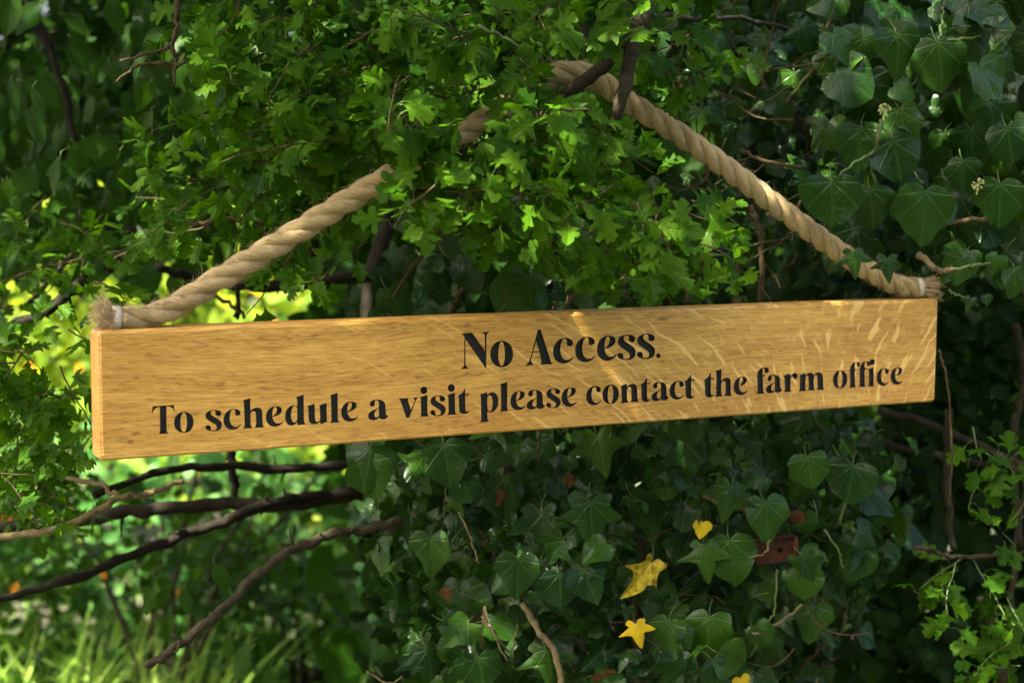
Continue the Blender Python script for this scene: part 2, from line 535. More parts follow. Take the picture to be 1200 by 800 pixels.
def leaf_template(kind, sub=3, rings=2, seed=0, fold=0.16, droop=0.22, wave=0.05, jit=0.07, petiole=0.0, twist=0.0):
    """verts, tris, uvs and a material index per face; base at 0, tip at +y, upper face +z."""
    o = outline(kind, sub, jit, seed)
    rs = random.Random(seed + 99)
    ph, ph2 = rs.uniform(0, 6.28), rs.uniform(0, 6.28)
    c = (0.0, 0.32)
    V2 = [c]
    for r in range(1, rings + 1):
        f = r / rings
        for (x, y) in o:
            # inner rings keep to the midrib's line
            V2.append((x * f, c[1] + (y - c[1]) * f))
    n = len(o)
    T = []
    for i in range(n):
        T.append((0, 1 + i, 1 + (i + 1) % n))
    for r in range(rings - 1):
        a, b = 1 + r * n, 1 + (r + 1) * n
        for i in range(n):
            j = (i + 1) % n
            T += [(a + i, b + i, b + j), (a + i, b + j, a + j)]
    V3 = []
    for (x, y) in V2:
        z = fold * abs(x) - droop * y * y * 0.6 - droop * 0.7 * x * x + wave * math.sin(5.5 * y + ph) * abs(x) * 2 + wave * 0.7 * math.sin(7 * x + ph2)
        z += twist * x * y
        V3.append((x, y, z))
    mi = [0] * len(T)
    uv = list(V2)
    if petiole > 0:
        m = MB()
        pts = catmull([Vector((0, 0.02, V3[1][2] - 0.01)), Vector((0.03, -0.3 * petiole, -0.16 * petiole)), Vector((0.0, -0.75 * petiole, -0.75 * petiole))], 3)
        m.tube(pts, [0.013] * len(pts), 4, cap=False)
        off = len(V3)
        V3 += [tuple(v) for v in m.v[0]]
        uv += [(3.0, 3.0)] * len(m.v[0])
        T += [tuple(t + off) for t in m.t[0]]
        mi += [1] * len(m.t[0])
    return np.array(V3), np.array(T), np.array(uv), np.array(mi)


HI, LO = {}, {}
for k in HALF:
    ivy = k.startswith('ivy')
    HI[k] = [leaf_template(k, 3 if not k.startswith('haw') else 2, 2, seed=s * 7 + 1, petiole=(0.5 if ivy else 0.28) if k != 'lance' else 0.1,
                           fold=RNG.uniform(-0.05, 0.34), droop=RNG.uniform(0.05, 0.6), twist=RNG.uniform(-0.3, 0.3), wave=0.085, jit=0.13) for s in range(8)]
    LO[k] = [leaf_template(k, 1, 1, seed=s * 5 + 2, fold=RNG.uniform(0.05, 0.25), droop=RNG.uniform(0.1, 0.35)) for s in range(4)]


def frame(tip, nrm):
    y = Vector(tip).normalized()
    z = Vector(nrm)
    z = z - y * z.dot(y)
    if z.length < 1e-4:
        z = y.orthogonal()
    z.normalize()
    x = y.cross(z)
    return Matrix((x, y, z)).transposed()


def joined_leaves(name, leaves, templates):
    """leaves: list of (pos, tip, normal, scale, kind)."""
    V, T, U, n = [], [], [], 0
    groups = {}
    for i, l in enumerate(leaves):
        groups.setdefault((l[4], i % len(templates[l[4]])), []).append(l)
    for (k, s), ls in groups.items():
        tv, tt, tu, tm = templates[k][s]
        mats = np.array([np.array(frame(l[1], l[2])) * l[3] for l in ls])          # (L,3,3)
        pos = np.array([tuple(l[0]) for l in ls])
        v = np.einsum('lij,vj->lvi', mats, tv) + pos[:, None, :]
        L, nv = v.shape[:2]
        V.append(v.reshape(-1, 3))
        T.append((tt[None] + (np.arange(L) * nv)[:, None, None]).reshape(-1, 3) + n)
        U.append(np.tile(tu, (L, 1)))
        n += L * nv
    return np_mesh(name, np.concatenate(V), np.concatenate(T), np.concatenate(U))


HI_MESH = {}


def hi_mesh(kind, s, mat):
    key = (kind, s, mat)
    if key not in HI_MESH:
        v, t, u, mi = HI[kind][s]
        me = np_mesh("leaf", v, t, u, True, mi)
        me.materials.append(M[mat])
        me.materials.append(M['petiole'])
        HI_MESH[key] = me
    return HI_MESH[key]


def leaf_part(root, l, mat, label=None, name="leaf"):
    pos, tip, nrm, sc, kind = l
    o = bpy.data.objects.new(name, hi_mesh(kind, RNG.randrange(len(HI[kind])), mat))
    COL.objects.link(o)
    o.parent = root
    o.rotation_mode = 'QUATERNION'
    o.rotation_quaternion = frame(tip, nrm).to_quaternion()
    o.location = Vector(pos) - parent_world(root)
    o.scale = (sc, sc, sc)
    if label:
        o["label"] = label
    return o


def place_leaves(root, leaves, mat, mat_rest=None, cap=300, stuff="foliage", margin=10):
    """The nearest leaves inside the frame become parts, the rest one stuff part."""
    def key(l):
        x, y, f = to_px(l[0])
        inside = -margin < x < 1200 + margin and -margin < y < 800 + margin
        return (0 if inside else 1, f / max(l[3], 1e-3) ** 0.4 if cap < 400 else f)
    ls = sorted(leaves, key=key)
    n_in = sum(1 for l in ls if key(l)[0] == 0)
    k = min(cap, n_in)
    for l in ls[:k]:
        leaf_part(root, l, mat)
    rest = ls[k:]
    if rest:
        near = [l for l in rest if key(l)[0] == 0 and to_px(l[0])[2] < 2.3]
        far = [l for l in rest if not (key(l)[0] == 0 and to_px(l[0])[2] < 2.3)]
        if near:
            far_t = {kk: [(v, t, u, m) for (v, t, u, m) in HI[kk]] for kk in HI}
            me = joined_leaves(stuff, near, {kk: [strip_petiole(x) for x in vv] for kk, vv in far_t.items()})
            link(stuff, me, root, "stuff", None, [M[mat]])
        if far:
            me = joined_leaves(stuff, far, LO)
            link(stuff, me, root, "stuff", None, [M[mat_rest or mat]])
    return k, len(rest)


def strip_petiole(t):
    v, tr, u, mi = t
    keep = mi == 0
    tr = tr[keep]
    nv = tr.max() + 1
    return v[:nv], tr, u[:nv], mi[keep]


# ------------------------------------------------------------------ the ground
def build_ground():
    n = 60
    xs = np.linspace(-60, 60, n)
    V, T = [], []
    for j in range(n):
        for i in range(n):
            x, y = xs[i], xs[j] + 20
            V.append((x, y, 0.05 * math.sin(x * 1.3) * math.cos(y * 0.9)))
    for j in range(n - 1):
        for i in range(n - 1):
            a = j * n + i
            T += [(a, a + 1, a + n + 1), (a, a + n + 1, a + n)]
    o = link("ground", np_mesh("ground", V, T), None, "structure", None, [M['soil']])
    return o


build_ground()

# ------------------------------------------------------------------ the oak board and its carved letters
GLYPH = {  # traced outlines: origin of the traced crop in the photograph, then a path in units of 1/8.5714 pixel
    'T': ((170, 460), "M 78 135 L 290 122 L 300 192 L 293 192 C 285 150 262 138 217 137 L 217 350 C 217 390 228 404 242 408 L 135 417 C 150 408 152 390 152 360 L 150 143 C 110 150 85 165 75 205 L 68 205 Z"),
    'o': ((170, 460), "M 389 190 C 445 188 488 232 488 296 C 488 360 445 404 389 404 C 333 404 290 362 290 298 C 290 236 333 192 389 190 Z M 388 198 C 368 202 355 245 355 298 C 355 350 368 394 389 396 C 408 394 420 348 420 296 C 420 244 408 200 388 198 Z"),
    's': ((170, 460), "M 688 174 C 735 170 764 185 764 208 C 764 228 748 238 732 237 C 712 236 703 222 706 205 C 708 192 702 182 684 182 C 665 182 656 196 660 212 C 664 230 690 240 720 258 C 755 278 772 295 771 325 C 770 365 735 386 690 386 C 640 386 606 370 606 348 C 606 332 618 325 634 326 C 655 328 664 342 660 360 C 658 372 668 378 684 377 C 708 376 722 362 718 342 C 714 322 690 312 660 294 C 625 274 605 258 605 232 C 606 195 645 176 688 174 Z"),
    'c': ((170, 460), "M 885 163 C 930 160 960 180 958 203 C 956 222 942 231 925 230 C 908 228 900 214 904 198 C 906 182 900 171 884 171 C 862 172 850 215 850 260 C 851 315 880 345 910 342 C 932 340 945 330 957 314 L 962 320 C 945 352 915 372 872 371 C 820 368 787 330 787 274 C 787 212 830 168 885 163 Z"),
    'h': ((170, 460), "M 977 78 L 1050 54 C 1055 53 1056 55 1056 60 L 1056 185 C 1075 155 1110 146 1135 148 C 1165 150 1178 175 1178 215 L 1180 300 C 1181 330 1190 343 1204 346 L 1087 354 C 1105 345 1114 330 1114 310 L 1112 225 C 1112 195 1100 182 1086 184 C 1070 186 1058 205 1057 225 L 1060 310 C 1060 335 1070 348 1082 354 L 972 363 C 990 355 998 340 998 315 L 992 110 C 991 95 988 86 977 78 Z"),
    'e': ((300, 450), "M 190 222 C 235 218 262 235 261 258 C 259 295 220 322 165 327 C 170 370 195 395 222 393 C 245 391 258 383 268 370 L 273 376 C 258 408 222 428 185 427 C 130 424 98 385 98 332 C 98 270 140 225 190 222 Z M 192 229 C 172 231 161 275 164 318 C 190 316 208 285 209 255 C 209 238 203 228 192 229 Z"),
    'd': ((300, 450), "M 400 132 L 472 107 C 477 106 478 108 478 113 L 481 350 C 482 380 488 395 503 402 L 416 412 C 417 400 416 390 414 380 C 400 405 375 416 350 416 C 312 412 291 375 292 322 C 293 258 330 212 385 210 C 398 210 408 212 416 216 L 413 165 C 412 150 408 140 400 132 Z M 390 218 C 362 220 350 275 353 325 C 356 365 370 385 388 382 C 400 380 411 365 413 345 L 413 245 C 411 225 402 217 390 218 Z"),
    'u': ((300, 450), "M 515 217 L 585 199 C 589 198 590 200 590 206 L 593 340 C 594 365 603 377 617 376 C 632 374 643 362 645 345 L 641 240 C 640 225 637 218 632 213 L 703 191 C 708 190 709 192 709 198 L 712 340 C 712 360 715 370 722 376 L 650 400 C 646 396 645 385 644 370 C 630 392 600 402 578 401 C 545 398 530 380 529 350 L 525 250 C 524 232 521 223 515 217 Z"),
    'l': ((300, 450), "M 740 112 L 815 87 C 819 86 820 88 820 94 L 822 340 C 823 365 830 378 846 382 L 736 391 C 750 385 757 370 757 345 L 752 145 C 752 128 748 118 740 112 Z"),
    'a': ((420, 445), "M 182 198 C 232 196 268 212 271 252 L 276 338 C 277 352 283 358 291 352 L 298 354 C 298 378 278 396 250 397 C 228 397 212 390 206 378 C 196 396 172 405 146 404 C 115 402 97 388 98 360 C 100 328 128 312 160 300 C 184 291 203 282 207 266 L 205 235 C 204 215 198 206 184 206 C 170 207 164 220 166 236 C 168 258 155 270 138 269 C 120 268 111 254 114 238 C 120 210 150 200 182 198 Z M 206 284 C 185 296 162 318 162 345 C 162 366 170 377 184 376 C 198 374 206 364 207 350 Z"),
    'v': ((420, 445), "M 400 187 L 503 181 C 497 195 496 200 500 215 L 527 300 L 566 215 C 571 198 566 188 540 180 L 600 175 C 590 185 582 195 575 210 L 512 378 L 482 382 L 425 215 C 418 200 410 192 400 187 Z"),
    'i': ((420, 445), "M 616 175 L 688 149 C 692 148 693 150 693 156 L 695 330 C 696 350 702 358 715 363 L 609 373 C 622 367 630 355 630 335 L 627 205 C 626 190 622 181 616 175 Z M 657 66 C 678 65 692 82 692 103 C 692 124 678 141 658 142 C 637 142 622 126 622 104 C 622 83 637 67 657 66 Z"),
    't': ((420, 445), "M 1071 88 L 1074 140 L 1112 136 L 1108 151 L 1074 154 L 1075 285 C 1076 308 1082 318 1096 316 C 1103 315 1107 312 1110 308 L 1114 313 C 1105 333 1085 343 1060 343 C 1030 342 1013 325 1012 295 L 1008 185 C 1007 170 1003 163 995 158 C 1030 145 1055 120 1065 88 Z"),
    'p': ((550, 440), "M 105 190 L 175 168 C 179 167 180 169 180 176 L 181 200 C 192 178 212 168 238 168 C 275 170 293 210 292 262 C 290 325 255 368 205 369 C 195 369 187 366 182 362 L 183 425 C 184 445 190 455 205 461 L 97 471 C 112 465 120 455 120 430 L 117 222 C 116 206 112 197 105 190 Z M 205 198 C 192 200 183 215 182 235 L 183 330 C 185 345 195 358 208 355 C 228 350 236 310 234 262 C 232 220 222 195 205 198 Z"),
    'n': ((680, 430), "M 402 190 L 465 168 C 469 167 470 169 470 175 L 471 200 C 485 176 510 166 535 167 C 562 169 573 190 574 225 L 576 305 C 577 330 582 342 593 348 L 497 354 C 510 348 516 338 516 315 L 514 235 C 514 208 507 196 495 197 C 482 199 473 215 472 235 L 473 315 C 474 338 482 350 492 355 L 398 364 C 412 358 418 345 418 320 L 414 222 C 413 205 409 196 402 190 Z"),
    'f': ((810, 420), "M 740 96 C 768 94 780 112 777 128 C 775 145 762 154 750 152 C 738 150 732 140 733 128 C 733 115 732 104 726 105 C 718 107 716 130 716 150 L 717 172 L 742 170 L 739 181 L 718 183 L 720 318 C 721 340 727 348 738 351 L 646 359 C 660 352 667 342 667 320 L 664 187 L 648 188 L 652 177 L 664 176 C 664 125 690 99 740 96 Z"),
    'r': ((810, 420), "M 927 180 L 988 156 C 992 155 993 157 993 163 L 994 190 C 1005 160 1025 148 1045 150 C 1062 152 1068 168 1065 185 C 1062 203 1050 211 1036 209 C 1022 206 1018 196 1020 184 C 1014 184 996 195 995 225 L 996 295 C 997 318 1003 327 1010 331 L 921 340 C 935 333 942 322 942 302 L 939 210 C 938 195 934 187 927 180 Z"),
    'm': ((930, 410), "M 58 255 L 117 230 C 121 229 122 231 122 237 L 122 258 C 133 236 152 225 172 226 C 190 228 200 238 204 256 C 215 233 235 222 258 223 C 284 225 297 245 298 278 L 299 355 C 300 380 304 390 312 396 L 225 402 C 236 396 243 386 243 365 L 241 285 C 240 262 235 252 226 253 C 214 255 206 270 206 290 L 206 365 C 207 388 213 398 220 403 L 136 409 C 146 403 153 392 153 372 L 152 288 C 151 268 146 258 138 259 C 127 261 121 278 121 296 L 119 370 C 119 395 124 405 131 410 L 45 417 C 57 411 63 400 63 378 L 66 285 C 66 270 64 262 58 255 Z"),
    'f2': ((930, 410), "M 632 127 C 655 127 667 142 663 160 C 659 174 648 178 640 174 C 630 168 632 155 632 148 C 632 138 628 133 622 135 C 612 138 612 165 612 180 L 613 199 L 635 197 L 632 209 L 613 211 L 614 340 C 615 362 620 370 628 373 L 548 381 C 560 375 566 365 566 345 L 566 213 L 550 214 L 554 203 L 566 202 C 568 155 595 130 632 127 Z"),
    'f3': ((930, 410), "M 738 119 C 748 119 756 122 761 126 C 762 108 775 98 788 98 C 803 99 813 112 811 128 C 809 148 795 160 780 160 C 775 160 770 158 767 156 C 760 170 745 172 738 166 C 732 160 733 148 732 142 C 731 132 727 127 721 128 C 711 131 711 155 711 172 L 712 191 L 733 189 L 730 201 L 712 203 L 713 335 C 714 356 718 363 726 366 L 645 375 C 657 368 663 358 663 338 L 664 206 L 648 207 L 652 196 L 665 195 C 669 148 695 121 738 119 Z"),
    'i2': ((930, 410), "M 742 190 L 802 170 C 806 169 806 171 806 177 L 806 335 C 807 352 811 358 818 361 L 739 369 C 752 363 757 353 757 335 L 757 215 C 756 203 752 196 742 190 Z"),
    'N': ((530, 380), "M 90 90 L 198 82 L 328 268 L 326 130 C 326 105 322 95 303 88 L 301 80 L 368 75 L 367 83 C 350 92 343 102 343 125 L 342 437 L 333 437 L 133 150 L 132 390 C 132 415 140 428 162 437 L 161 443 L 92 449 L 92 442 C 110 432 119 418 119 395 L 121 130 C 117 112 108 102 92 98 Z"),
    'O': ((530, 380), "M 496 164 C 562 162 612 220 612 296 C 612 374 562 430 496 430 C 430 430 381 376 381 299 C 381 222 430 166 496 164 Z M 495 176 C 476 180 463 234 463 298 C 463 362 476 412 497 414 C 516 412 529 358 528 294 C 528 230 516 178 495 176 Z"),
    'A': ((530, 380), "M 862 52 L 888 50 L 985 350 C 992 375 998 388 1010 392 L 1009 398 L 884 404 L 884 397 C 898 388 898 375 893 358 L 878 280 L 812 284 L 797 335 C 790 365 795 392 816 400 L 815 406 L 738 411 L 740 404 C 760 395 775 375 784 345 Z M 843 172 L 815 271 L 876 267 Z"),
    '.': ((650, 380), "M 1042 290 C 1056 289 1065 300 1065 313 C 1065 327 1056 338 1043 339 C 1030 339 1021 328 1021 314 C 1021 301 1030 291 1042 290 Z"),
}
# line 2: glyph, crop origin x, left and right edge in the crop
LINE2 = [('T', 170, 68, 300), ('o', 170, 290, 488), ('s', 170, 605, 772), ('c', 170, 787, 962), ('h', 170, 972, 1204),
         ('e', 300, 98, 273), ('d', 300, 292, 503), ('u', 300, 515, 722), ('l', 300, 736, 846), ('e', 300, 855, 1023),
         ('a', 420, 97, 298), ('v', 420, 400, 600), ('i', 420, 609, 715), ('s', 420, 722, 877), ('i', 420, 885, 992), ('t', 420, 995, 1114),
         ('p', 550, 97, 292), ('l', 550, 300, 403), ('e', 550, 412, 567), ('a', 550, 575, 760), ('s', 550, 772, 918), ('e', 550, 926, 1080),
         ('c', 680, 58, 210), ('o', 680, 222, 388), ('n', 680, 398, 593), ('t', 680, 600, 706), ('a', 680, 715, 888), ('c', 680, 896, 1042), ('t', 680, 1043, 1150),
         ('t', 810, 123, 234), ('h', 810, 232, 417), ('e', 810, 426, 566), ('f', 810, 646, 778), ('a', 810, 752, 913), ('r', 810, 921, 1067),
         ('m', 930, 45, 312), ('o', 930, 394, 540), ('f2', 930, 548, 664), ('f3', 930, 645, 811), ('i2', 930, 739, 818), ('c', 930, 833, 958), ('e', 930, 973, 1097)]
LINE1 = [('N', 530, 90, 368), ('O', 530, 381, 612), ('A', 530, 738, 1010), ('c', 530, 1012, 1216), ('c', 650, 205, 406), ('e', 650, 425, 625), ('s', 650, 631, 816), ('s', 650, 827, 1010), ('.', 650, 1021, 1065)]
ZS = 8.5714


def parse_path(s, origin, n=7):
    tk = s.split()
    i, out, cur = 0, [], []
    pos = None

    def pt():
        nonlocal i
        p = Vector((float(tk[i]), float(tk[i + 1])))
        i += 2
        return p
    while i < len(tk):
        c = tk[i]
        i += 1
        if c == 'M':
            pos = pt()
            cur = [pos]
        elif c == 'L':
            pos = pt()
            cur.append(pos)
        elif c == 'C':
            a, b, d = pt(), pt(), pt()
            for j in range(1, n + 1):
                t = j / n
                cur.append(pos * (1 - t) ** 3 + a * 3 * t * (1 - t) ** 2 + b * 3 * t * t * (1 - t) + d * t ** 3)
            pos = d
        elif c == 'Z':
            if (cur[-1] - cur[0]).length < 0.5:
                cur.pop()
            out.append(cur)
    return [[px_to_board(origin[0] + p.x / ZS, origin[1] + p.y / ZS) for p in c] for c in out]


def fit_line(pts):
    q = np.array([px_to_board(x0 + zx / ZS, y0 + zy / ZS) for x0, y0, zx, zy in pts])
    A = np.stack([q[:, 0], np.ones(len(q))], 1)
    return np.linalg.lstsq(A, q[:, 1], rcond=None)[0]


BL2 = fit_line([(170, 460, 188, 412), (170, 460, 1028, 358), (300, 450, 790, 387), (420, 445, 662, 368), (550, 440, 350, 354), (680, 430, 440, 361), (810, 420, 270, 380), (930, 410, 780, 364)])
BL1 = fit_line([(530, 380, 125, 446), (530, 380, 780, 408), (530, 380, 945, 400), (650, 380, 725, 352), (650, 380, 910, 342)])


def glyph_shapes():
    """Contours in board coordinates for every letter in place."""
    base = {}
    for k, (org, s) in GLYPH.items():
        cs = parse_path(s, org)
        bl = BL1 if k in 'NOA.' else BL2
        xs = [p[0] for p in cs[0]]
        x0, x1 = min(xs), max(xs)
        base[k] = ([[(x - x0, z - (bl[0] * x + bl[1])) for x, z in c] for c in cs], x1 - x0)
    res = []
    for line, bl, row in ((LINE1, BL1, (600, 410, 720, 402)), (LINE2, BL2, (192, 492, 1050, 441))):
        for g, ox, l, r in line:
            def bx(px):
                py = row[1] + (px - row[0]) * (row[3] - row[1]) / (row[2] - row[0])
                return px_to_board(px, py)[0]
            xl, xr = bx(ox + l / ZS), bx(ox + r / ZS)
            cs, w = base[g]
            sx = (xr - xl) / w
            sz = 1.0
            if line is LINE1 and g in 'ces':
                sz = H1 / H2
            elif line is LINE2:
                sz = min(max(sx, 0.97), 1.03)
            res.append((g, [[(xl + x * sx, bl[0] * (xl + x * sx) + bl[1] + z * sz) for x, z in c] for c in cs]))
    return res


def height_of(a, b):
    return px_to_board(*a)[1] - px_to_board(*b)[1]


H1 = height_of((530 + 496 / ZS, 380 + 164 / ZS), (530 + 496 / ZS, 380 + 430 / ZS))
H2 = height_of((170 + 389 / ZS, 460 + 190 / ZS), (170 + 389 / ZS, 460 + 404 / ZS))


def fill2d(contours):
    """Flat triangulated fill (even-odd) of contours in x, z; returns verts and tris."""
    cu = bpy.data.curves.new("fill", 'CURVE')
    cu.dimensions = '2D'
    cu.fill_mode = 'BOTH'
    S = 100.0
    for c in contours:
        sp = cu.splines.new('POLY')
        sp.points.add(len(c) - 1)
        for p, (x, z) in zip(sp.points, c):
            p.co = (x * S, z * S, 0, 1)
        sp.use_cyclic_u = True
    o = bpy.data.objects.new("fill", cu)
    COL.objects.link(o)
    dg = bpy.context.evaluated_depsgraph_get()
    me = bpy.data.meshes.new_from_object(o.evaluated_get(dg))
    me.calc_loop_triangles()
    v = [(p.co.x / S, p.co.y / S) for p in me.vertices]
    t = [tuple(l.vertices) for l in me.loop_triangles]
    bpy.data.objects.remove(o)
    bpy.data.curves.remove(cu)
    bpy.data.meshes.remove(me)
    out = []
    for a, b, c in t:                                        # all facing -y (towards the reader)
        ar = (v[b][0] - v[a][0]) * (v[c][1] - v[a][1]) - (v[b][1] - v[a][1]) * (v[c][0] - v[a][0])
        if abs(ar) < 1e-14:
            continue
        out.append((a, b, c) if ar > 0 else (a, c, b))
    return v, out


def build_sign():
    root = empty("wooden_sign", BOARD_C, "oiled oak plank sign with carved black lettering hanging from a thick rope", "sign")
    root.rotation_euler = Matrix((BX, BY, BZ)).transposed().to_euler()
    letters = glyph_shapes()
    hw, hh = 0.5, BOARD_H / 2
    TH, RD = 0.034, 0.0035
    ins = RD
    rect = [(-hw + ins, -hh + ins), (hw - ins, -hh + ins), (hw - ins, hh - ins), (-hw + ins, hh - ins)]
    cs = [rect]
    for g, c in letters:
        cs += c
    v2, t2 = fill2d(cs)
    V = [(x, 0.0, z) for x, z in v2]
    T = list(t2)
    # rounded edges, sides and back: loops of a rectangle with softly cut corners
    prof = [(ins, 0.0), (ins * 0.62, ins * 0.10), (ins * 0.29, ins * 0.30), (ins * 0.08, ins * 0.62), (0, ins), (0, TH - ins), (ins * 0.3, TH - ins * 0.3), (ins, TH)]
    loops = []
    for (i_, d_) in prof:
        l = []
        cr = 0.004 if i_ < ins else 0.0
        for sx, sz in ((-1, -1), (1, -1), (1, 1), (-1, 1)):
            cx, cz = sx * (hw - i_), sz * (hh - i_)
            for q in range(4):
                a0 = {(-1, -1): 180, (1, -1): 270, (1, 1): 0, (-1, 1): 90}[(sx, sz)]
                an = R(a0 + q * 30)
                l.append((cx - sx * cr + math.cos(an) * cr, d_, cz - sz * cr + math.sin(an) * cr))
        loops.append(l)
    off = len(V)
    n = 16
    for l in loops:
        V += l
    for r in range(len(loops) - 1):
        for i in range(n):
            j = (i + 1) % n
            a, b = off + r * n, off + (r + 1) * n
            T += [(a + i, b + j, a + j), (a + i, b + i, b + j)]
    last = off + (len(loops) - 1) * n
    for i in range(1, n - 1):
        T.append((last, last + i + 1, last + i))
    me = np_mesh("board", V, T, None, False)
    me.polygons.foreach_set("use_smooth", [False] * len(t2) + [True] * (len(T) - len(t2)))
    o = bpy.data.objects.new("board", me)
    COL.objects.link(o)
    o.parent = root
    me.materials.append(M['oak'])
    DEP = 0.0028
    for g, c in letters:
        fv, ft = fill2d(c)
        V = [(x, DEP, z) for x, z in fv]
        T = list(ft)
        for k, cc in enumerate(c):
            ar = sum(cc[i][0] * cc[(i + 1) % len(cc)][1] - cc[(i + 1) % len(cc)][0] * cc[i][1] for i in range(len(cc)))
            o0 = len(V)
            m = len(cc)
            V += [(x, 0.0, z) for x, z in cc] + [(x, DEP, z) for x, z in cc]
            for i in range(m):
                j = (i + 1) % m
                T += [(o0 + i, o0 + j, o0 + m + j), (o0 + i, o0 + m + j, o0 + m + i)]
        lm = np_mesh("letter", V, T, None, False)
        lm.materials.append(M['black'])
        lo = bpy.data.objects.new("letter", lm)
        COL.objects.link(lo)
        lo.parent = root
    return root


build_sign()
MARK_STRUCTURE = True

# ------------------------------------------------------------------ the rope
ROPE_R = 0.0117


def rope_path():
    px = [(132, 373), (150, 373.5), (180, 370), (210, 356), (255, 328), (310, 295), (380, 252), (440, 216), (520, 170), (590, 126), (635, 95), (668, 84), (700, 94), (745, 125), (800, 160), (860, 203), (930, 256), (985, 296), (1025, 321), (1052, 334), (1080, 338)]
    pts = []
    for x, y in px:
        d = board_y(x) + 0.016
        if 600 < x < 760:
            d += 0.012
        pts.append(P(x, y, d))
    return catmull(pts, 14)


def strand_tube(mb, pts, rad, seed):
    """A strand laid up from eight yarns: the yarns are ridges winding round it."""
    S = 40
    rs = np.random.default_rng(seed + 50)
    n = len(pts)
    V, U = [], []
    a = (pts[1] - pts[0]).orthogonal().normalized()
    L = 0.0
    jit = rs.normal(0, 1, (n, 8))
    for _ in range(3):
        jit = (jit + np.roll(jit, 1, 0) + np.roll(jit, -1, 0)) / 2.2
    for i, p in enumerate(pts):
        t = (pts[min(i + 1, n - 1)] - pts[max(i - 1, 0)]).normalized()
        a = (a - t * a.dot(t)).normalized()
        b = t.cross(a)
        if i:
            L += (pts[i] - pts[i - 1]).length
        for q in range(S):
            an = 2 * math.pi * q / S
            ph = (an - L * 95.0) / (2 * math.pi) * 8
            y = ph - math.floor(ph)
            rr = rad * (0.955 + 0.085 * math.sin(math.pi * y) ** 0.6 + 0.012 * jit[i][int(math.floor(ph)) % 8])
            V.append(tuple(p + a * (math.cos(an) * rr) + b * (math.sin(an) * rr)))
            U.append((ph * 0.1 + 5, L))
    T = []
    for i in range(n - 1):
        for q in range(S):
            q0, q1 = i * S + q, i * S + (q + 1) % S
            T += [(q0, q1, q1 + S), (q0, q1 + S, q0 + S)]
    c = len(V)
    V += [tuple(pts[0]), tuple(pts[-1])]
    U += [(0, 0), (0, L)]
    for q in range(S):
        T.append((c, (q + 1) % S, q))
        T.append((c + 1, (n - 1) * S + q, (n - 1) * S + (q + 1) % S))
    mb.add(V, T, U)


